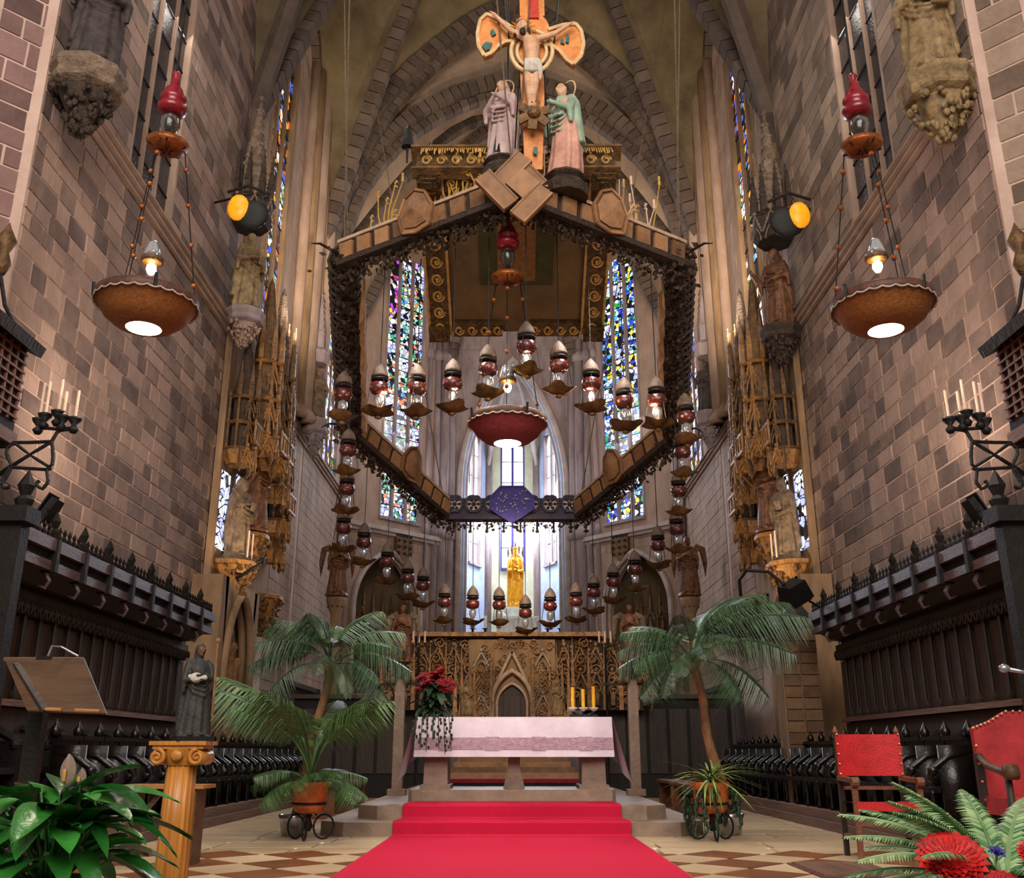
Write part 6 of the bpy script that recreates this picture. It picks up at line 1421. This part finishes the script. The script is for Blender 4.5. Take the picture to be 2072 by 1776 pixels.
# ------------------------------------------------------------------ chairs
def nails(t, pts, r=.012):
    for p in pts: MB().ball(p, r, 6, 4).build('brass_nail', 'brass_nail', t)
c = thing('armchair', 'wooden armchair with bright red leather seat and back by the right stalls', 'chair', (3.78, 10.55, 0), -.06)
W = .64
for x in (-W / 2, W / 2):
    MB().box((x, -.26, .36), (.05, .05, .72)).build('leg', 'red_wood', c); MB().box((x, .26, .6), (.05, .05, 1.22)).build('leg', 'stall_wood', c)
    mb = MB(); mb.bar((x, -.3, .74), (x, .26, .76), .07, .045); mb.tube([(x - .035, -.3, .73), (x + .035, -.3, .73)], .05, 10); mb.build('armrest', 'red_wood', c)
    MB().bar((x, -.26, .2), (x, .26, .2), .04).build('side_stretcher', 'red_wood', c)
MB().bar((-W / 2, .26, .66), (W / 2, .26, .66), .035).build('back_rail', 'red_wood', c); MB().bar((-W / 2, -.26, .34), (W / 2, -.26, .34), .045, .05).build('front_stretcher', 'red_wood', c)
MB().grid(lambda a, b: Vector(((a * 2 - 1) * (W / 2 + .02), .22 + .04 * math.sin(a * PI), .78 + .42 * b)), 10, 4).build('back_leather', 'red_leather', c, True)
MB().grid(lambda a, b: Vector(((a * 2 - 1) * W / 2, (b * 2 - 1) * .28, .53 - .03 * math.sin(a * PI))), 10, 4).build('seat_leather', 'red_leather', c, True); MB().box((0, -.285, .5), (W, .01, .09)).build('seat_front', 'red_leather', c)
nails(c, [(e * (W / 2), .21, .8 + k * .1) for e in (-1, 1) for k in range(5)])
for x in (-W / 2, W / 2): MB().lathe([(.02, 1.2), (.035, 1.23), (.0, 1.29)], 8, (x, .26, 0)).build('finial', 'red_wood', c, True)
c = thing('throne', 'high-backed armchair in worn red velvet at the right edge', 'chair', (4.48, 8.6, 0), -.1)
W = .8
pl = [(-W / 2, .62), (-W / 2 - .02, 1.22), (-W / 2 + .12, 1.27), (-.12, 1.36), (.12, 1.36), (W / 2 - .12, 1.27), (W / 2 + .02, 1.22), (W / 2, .62)]
MB().prism([(x, .3, z) for x, z in pl], (0, 0, 0), (0, .08, 0)).build('back', 'red_velvet', c)
MB().box((0, 0, .58), (W, .62, .14)).build('seat', 'red_velvet', c); MB().box((0, -.3, .5), (W - .04, .03, .12)).build('seat_skirt', 'red_velvet', c)
nails(c, [Vector((pl[k][0], .285, pl[k][1])).lerp(Vector((pl[k + 1][0], .285, pl[k + 1][1])), f) for k in range(7) for f in (0, .25, .5, .75)], .013); nails(c, [(-W / 2 + .05 + k * .1, -.325, .5) for k in range(8)], .015)
for x in (-W / 2, W / 2):
    MB().box((x, .32, .5), (.06, .07, 1.0)).build('leg', 'stall_wood', c); MB().lathe([(.04, 0), (.05, .06), (.025, .16), (.045, .3), (.03, .5), (.03, .84)], 10, (x, -.3, 0)).build('leg', 'stall_wood', c, True)
    mb = MB(); mb.tube([(x, .3, .98), (x, .1, .9), (x, -.2, .86), (x, -.36, .86)], [.03, .035, .035, .05], 8); mb.tube([(x - .05, -.38, .86), (x + .05, -.38, .86)], .06, 12); mb.build('armrest', 'lectern_wood', c, True)
mb = MB(); mb.tube([(math.cos(a) * .2, -.32, .2 + math.sin(a) * .16) for a in [k * PI / 8 for k in range(9)]], .035, 7); mb.ball((0, -.32, .24), (.1, .04, .07), 10, 6); mb.build('carved_stretcher', 'stall_wood', c, True)
# microphone at the right edge
p = at(2032, 1352, 7.6); t = thing('microphone', 'grey microphone on a black stand at the right edge', 'microphone', (p.x + .25, 7.6, 0)); m_ = Vector((-.25, 0, p.z))
MB().ball(m_, (.045, .035, .035), 10, 6).build('head', 'chrome', t, True); MB().tube([m_, m_ + Vector((.16, 0, -.03)), Vector((.25, 0, p.z - .12))], [.02, .015, .012], 7).build('body', 'chrome', t, True)
MB().tube([(.2, 0, .05), (.2, 0, p.z - .06)], .015, 6).build('stand', 'black', t)
for k in range(3): a = k * 2.1; MB().tube([(.2, 0, .08), (.2 + .25 * math.cos(a), .25 * math.sin(a), .012)], .012, 5).build('leg', 'black', t)
# ------------------------------------------------------------------ left foreground: pedestal, saint, lectern, bench
cx = at(373, 1500, 6.5).x
t = thing('pedestal_column', 'golden fluted column with scrolled Ionic capital in the left foreground', 'column', (cx, 6.5, 0))
H0 = .93
MB().lathe([(.13, 0), (.13, .05), (.1, .07), (.115, .1), (.105, .13), (.096, .16)], 24).build('base', 'column_gold', t, True)
MB().lathe([(.1, .15), (.102, .3), (.1, .6), (.092, H0)], 96, wave=lambda a, i: 1 - .07 * abs(math.sin(a * 8)) ** .6).build('fluted_shaft', 'column_gold', t, True)
mb = MB(); mb.box((0, 0, H0 + .135), (.36, .26, .025)); mb.box((0, 0, H0 + .112), (.32, .23, .025)); mb.lathe([(.095, H0), (.11, H0 + .03), (.12, H0 + .06), (.13, H0 + .1)], 20); mb.build('abacus', 'column_gold', t)
for e in (-1, 1):
    for yy in (-.12, .12):
        C = [Vector((e * .125 + e * .058 * math.cos(a) * (1 - a / 13), yy, H0 + .05 + .058 * math.sin(a) * (1 - a / 13))) for a in [PI / 2 - k * .5 + 0 for k in range(0, -22, -1)]]
        MB().tube(C, [.016 - .0004 * k for k in range(len(C))], 6).build('volute', 'column_gold', t, True)
    MB().tube([(e * .125, -.12, H0 + .05), (e * .125, .12, H0 + .05)], .045, 12).build('bolster', 'column_gold', t, True)
MB().ball((0, -.125, H0 + .06), (.04, .015, .035), 10, 6).build('rosette', 'column_gold', t, True)
sx = at(390, 1490, 6.5).x
st_ = thing('saint_statuette', 'small statue of a saint in black habit standing on the golden column', 'statue', (sx, 6.5, H0 + .18), .5, sc=.58)
mesh_part('habit', FIG['nun'].copy(), 'black_robe', st_)
mb = MB(); mb.ball((-.05, -.13, .62), (.07, .05, .06), 10, 6); mb.tube([(-.12, -.08, .64), (-.05, -.16, .6), (.06, -.16, .63)], .03, 7); mesh_part('white_sleeves', sculpt(mb, .012), 'white_cloth', st_)
mb = MB(); head(mb, (0, -.02, .925), .15, .12, hair=False, k=.92); mesh_part('face', sculpt(mb, .009), 'statue_bronze', st_)
MB().tube([(.17, -.1, .2), (.15, -.13, 1.02)], .014, 6).ball((.15, -.13, 1.04), .03, 7, 5).build('staff', 'trunk', st_)
mb = MB().box((0, 0, -.03), (.4, .34, .05)); mb.build('base', 'black', st_)
t = thing('lectern', 'brown wooden lectern with slanted book board and brass-coloured rails at the left', 'lectern', (at(105, 1400, 7.0).x, 7.0, 0))
A, B_, C_, E_ = at(12, 1334, 7.1), at(172, 1334, 7.1), at(218, 1446, 6.75), at(58, 1440, 6.75)
o0 = t.location.copy(); A, B_, C_, E_ = [Vector(v) - o0 for v in (A, B_, C_, E_)]
MB().prism([A, B_, C_, E_], (0, 0, 0), (0, -.03, .01)).build('book_board', 'lectern_wood', t)
MB().tube([A + Vector((0, -.02, .0)), B_ + Vector((0, -.02, 0))], .014, 8).build('top_rail', 'oak', t); 
for f0, f1 in ((.25, .45), (.62, .93)): MB().tube([E_.lerp(C_, f0) + Vector((0, -.05, .02)), E_.lerp(C_, f1) + Vector((0, -.05, .02))], .012, 8).build('book_ledge', 'oak', t)
MB().box((-.12, .1, A.z / 2 + .02), (.11, .09, A.z)).build('post', 'black_wood', t); MB().box((-.12, .1, .03), (.5, .42, .06)).build('foot', 'black_wood', t)
MB().bar(A.lerp(E_, .1) + Vector((.08, -.04, 0)), E_ + Vector((.14, -.05, 0)), .05, .02).build('batten', 'stall_wood', t)
p = at(96, 1330, 7.1) - o0; MB().tube([p, p + Vector((.02, 0, .08)), p + Vector((.09, 0, .075)), p + Vector((.22, 0, .01))], .008, 6).build('reading_lamp', 'chrome', t)
t = thing('side_table', 'small wooden table with sloping brackets behind the golden column', 'table', (-3.35, 10.0, 0)); MB().box((0, 0, .7), (.8, .4, .035)).build('top', 'oak', t)
for e in (-1, 1): MB().box((e * .3, 0, .34), (.05, .3, .68)).build('leg', 'lectern_wood', t); MB().bar((e * .3, 0, .35), (e * .04, 0, .68), .04).build('bracket', 'lectern_wood', t)
# floor grille at the right
t = thing('floor_grille', 'brown slatted floor grille in the paving near the ferns', 'grille', (3.0, 9.45, .0))
MB().box((0, 0, .006), (.75, 1.1, .012)).build('frame', 'lamp_rim', t)
for k in range(13): MB().box((0, -.48 + k * .08, .02), (.68, .045, .016)).build('slat', 'plinth_wood', t)
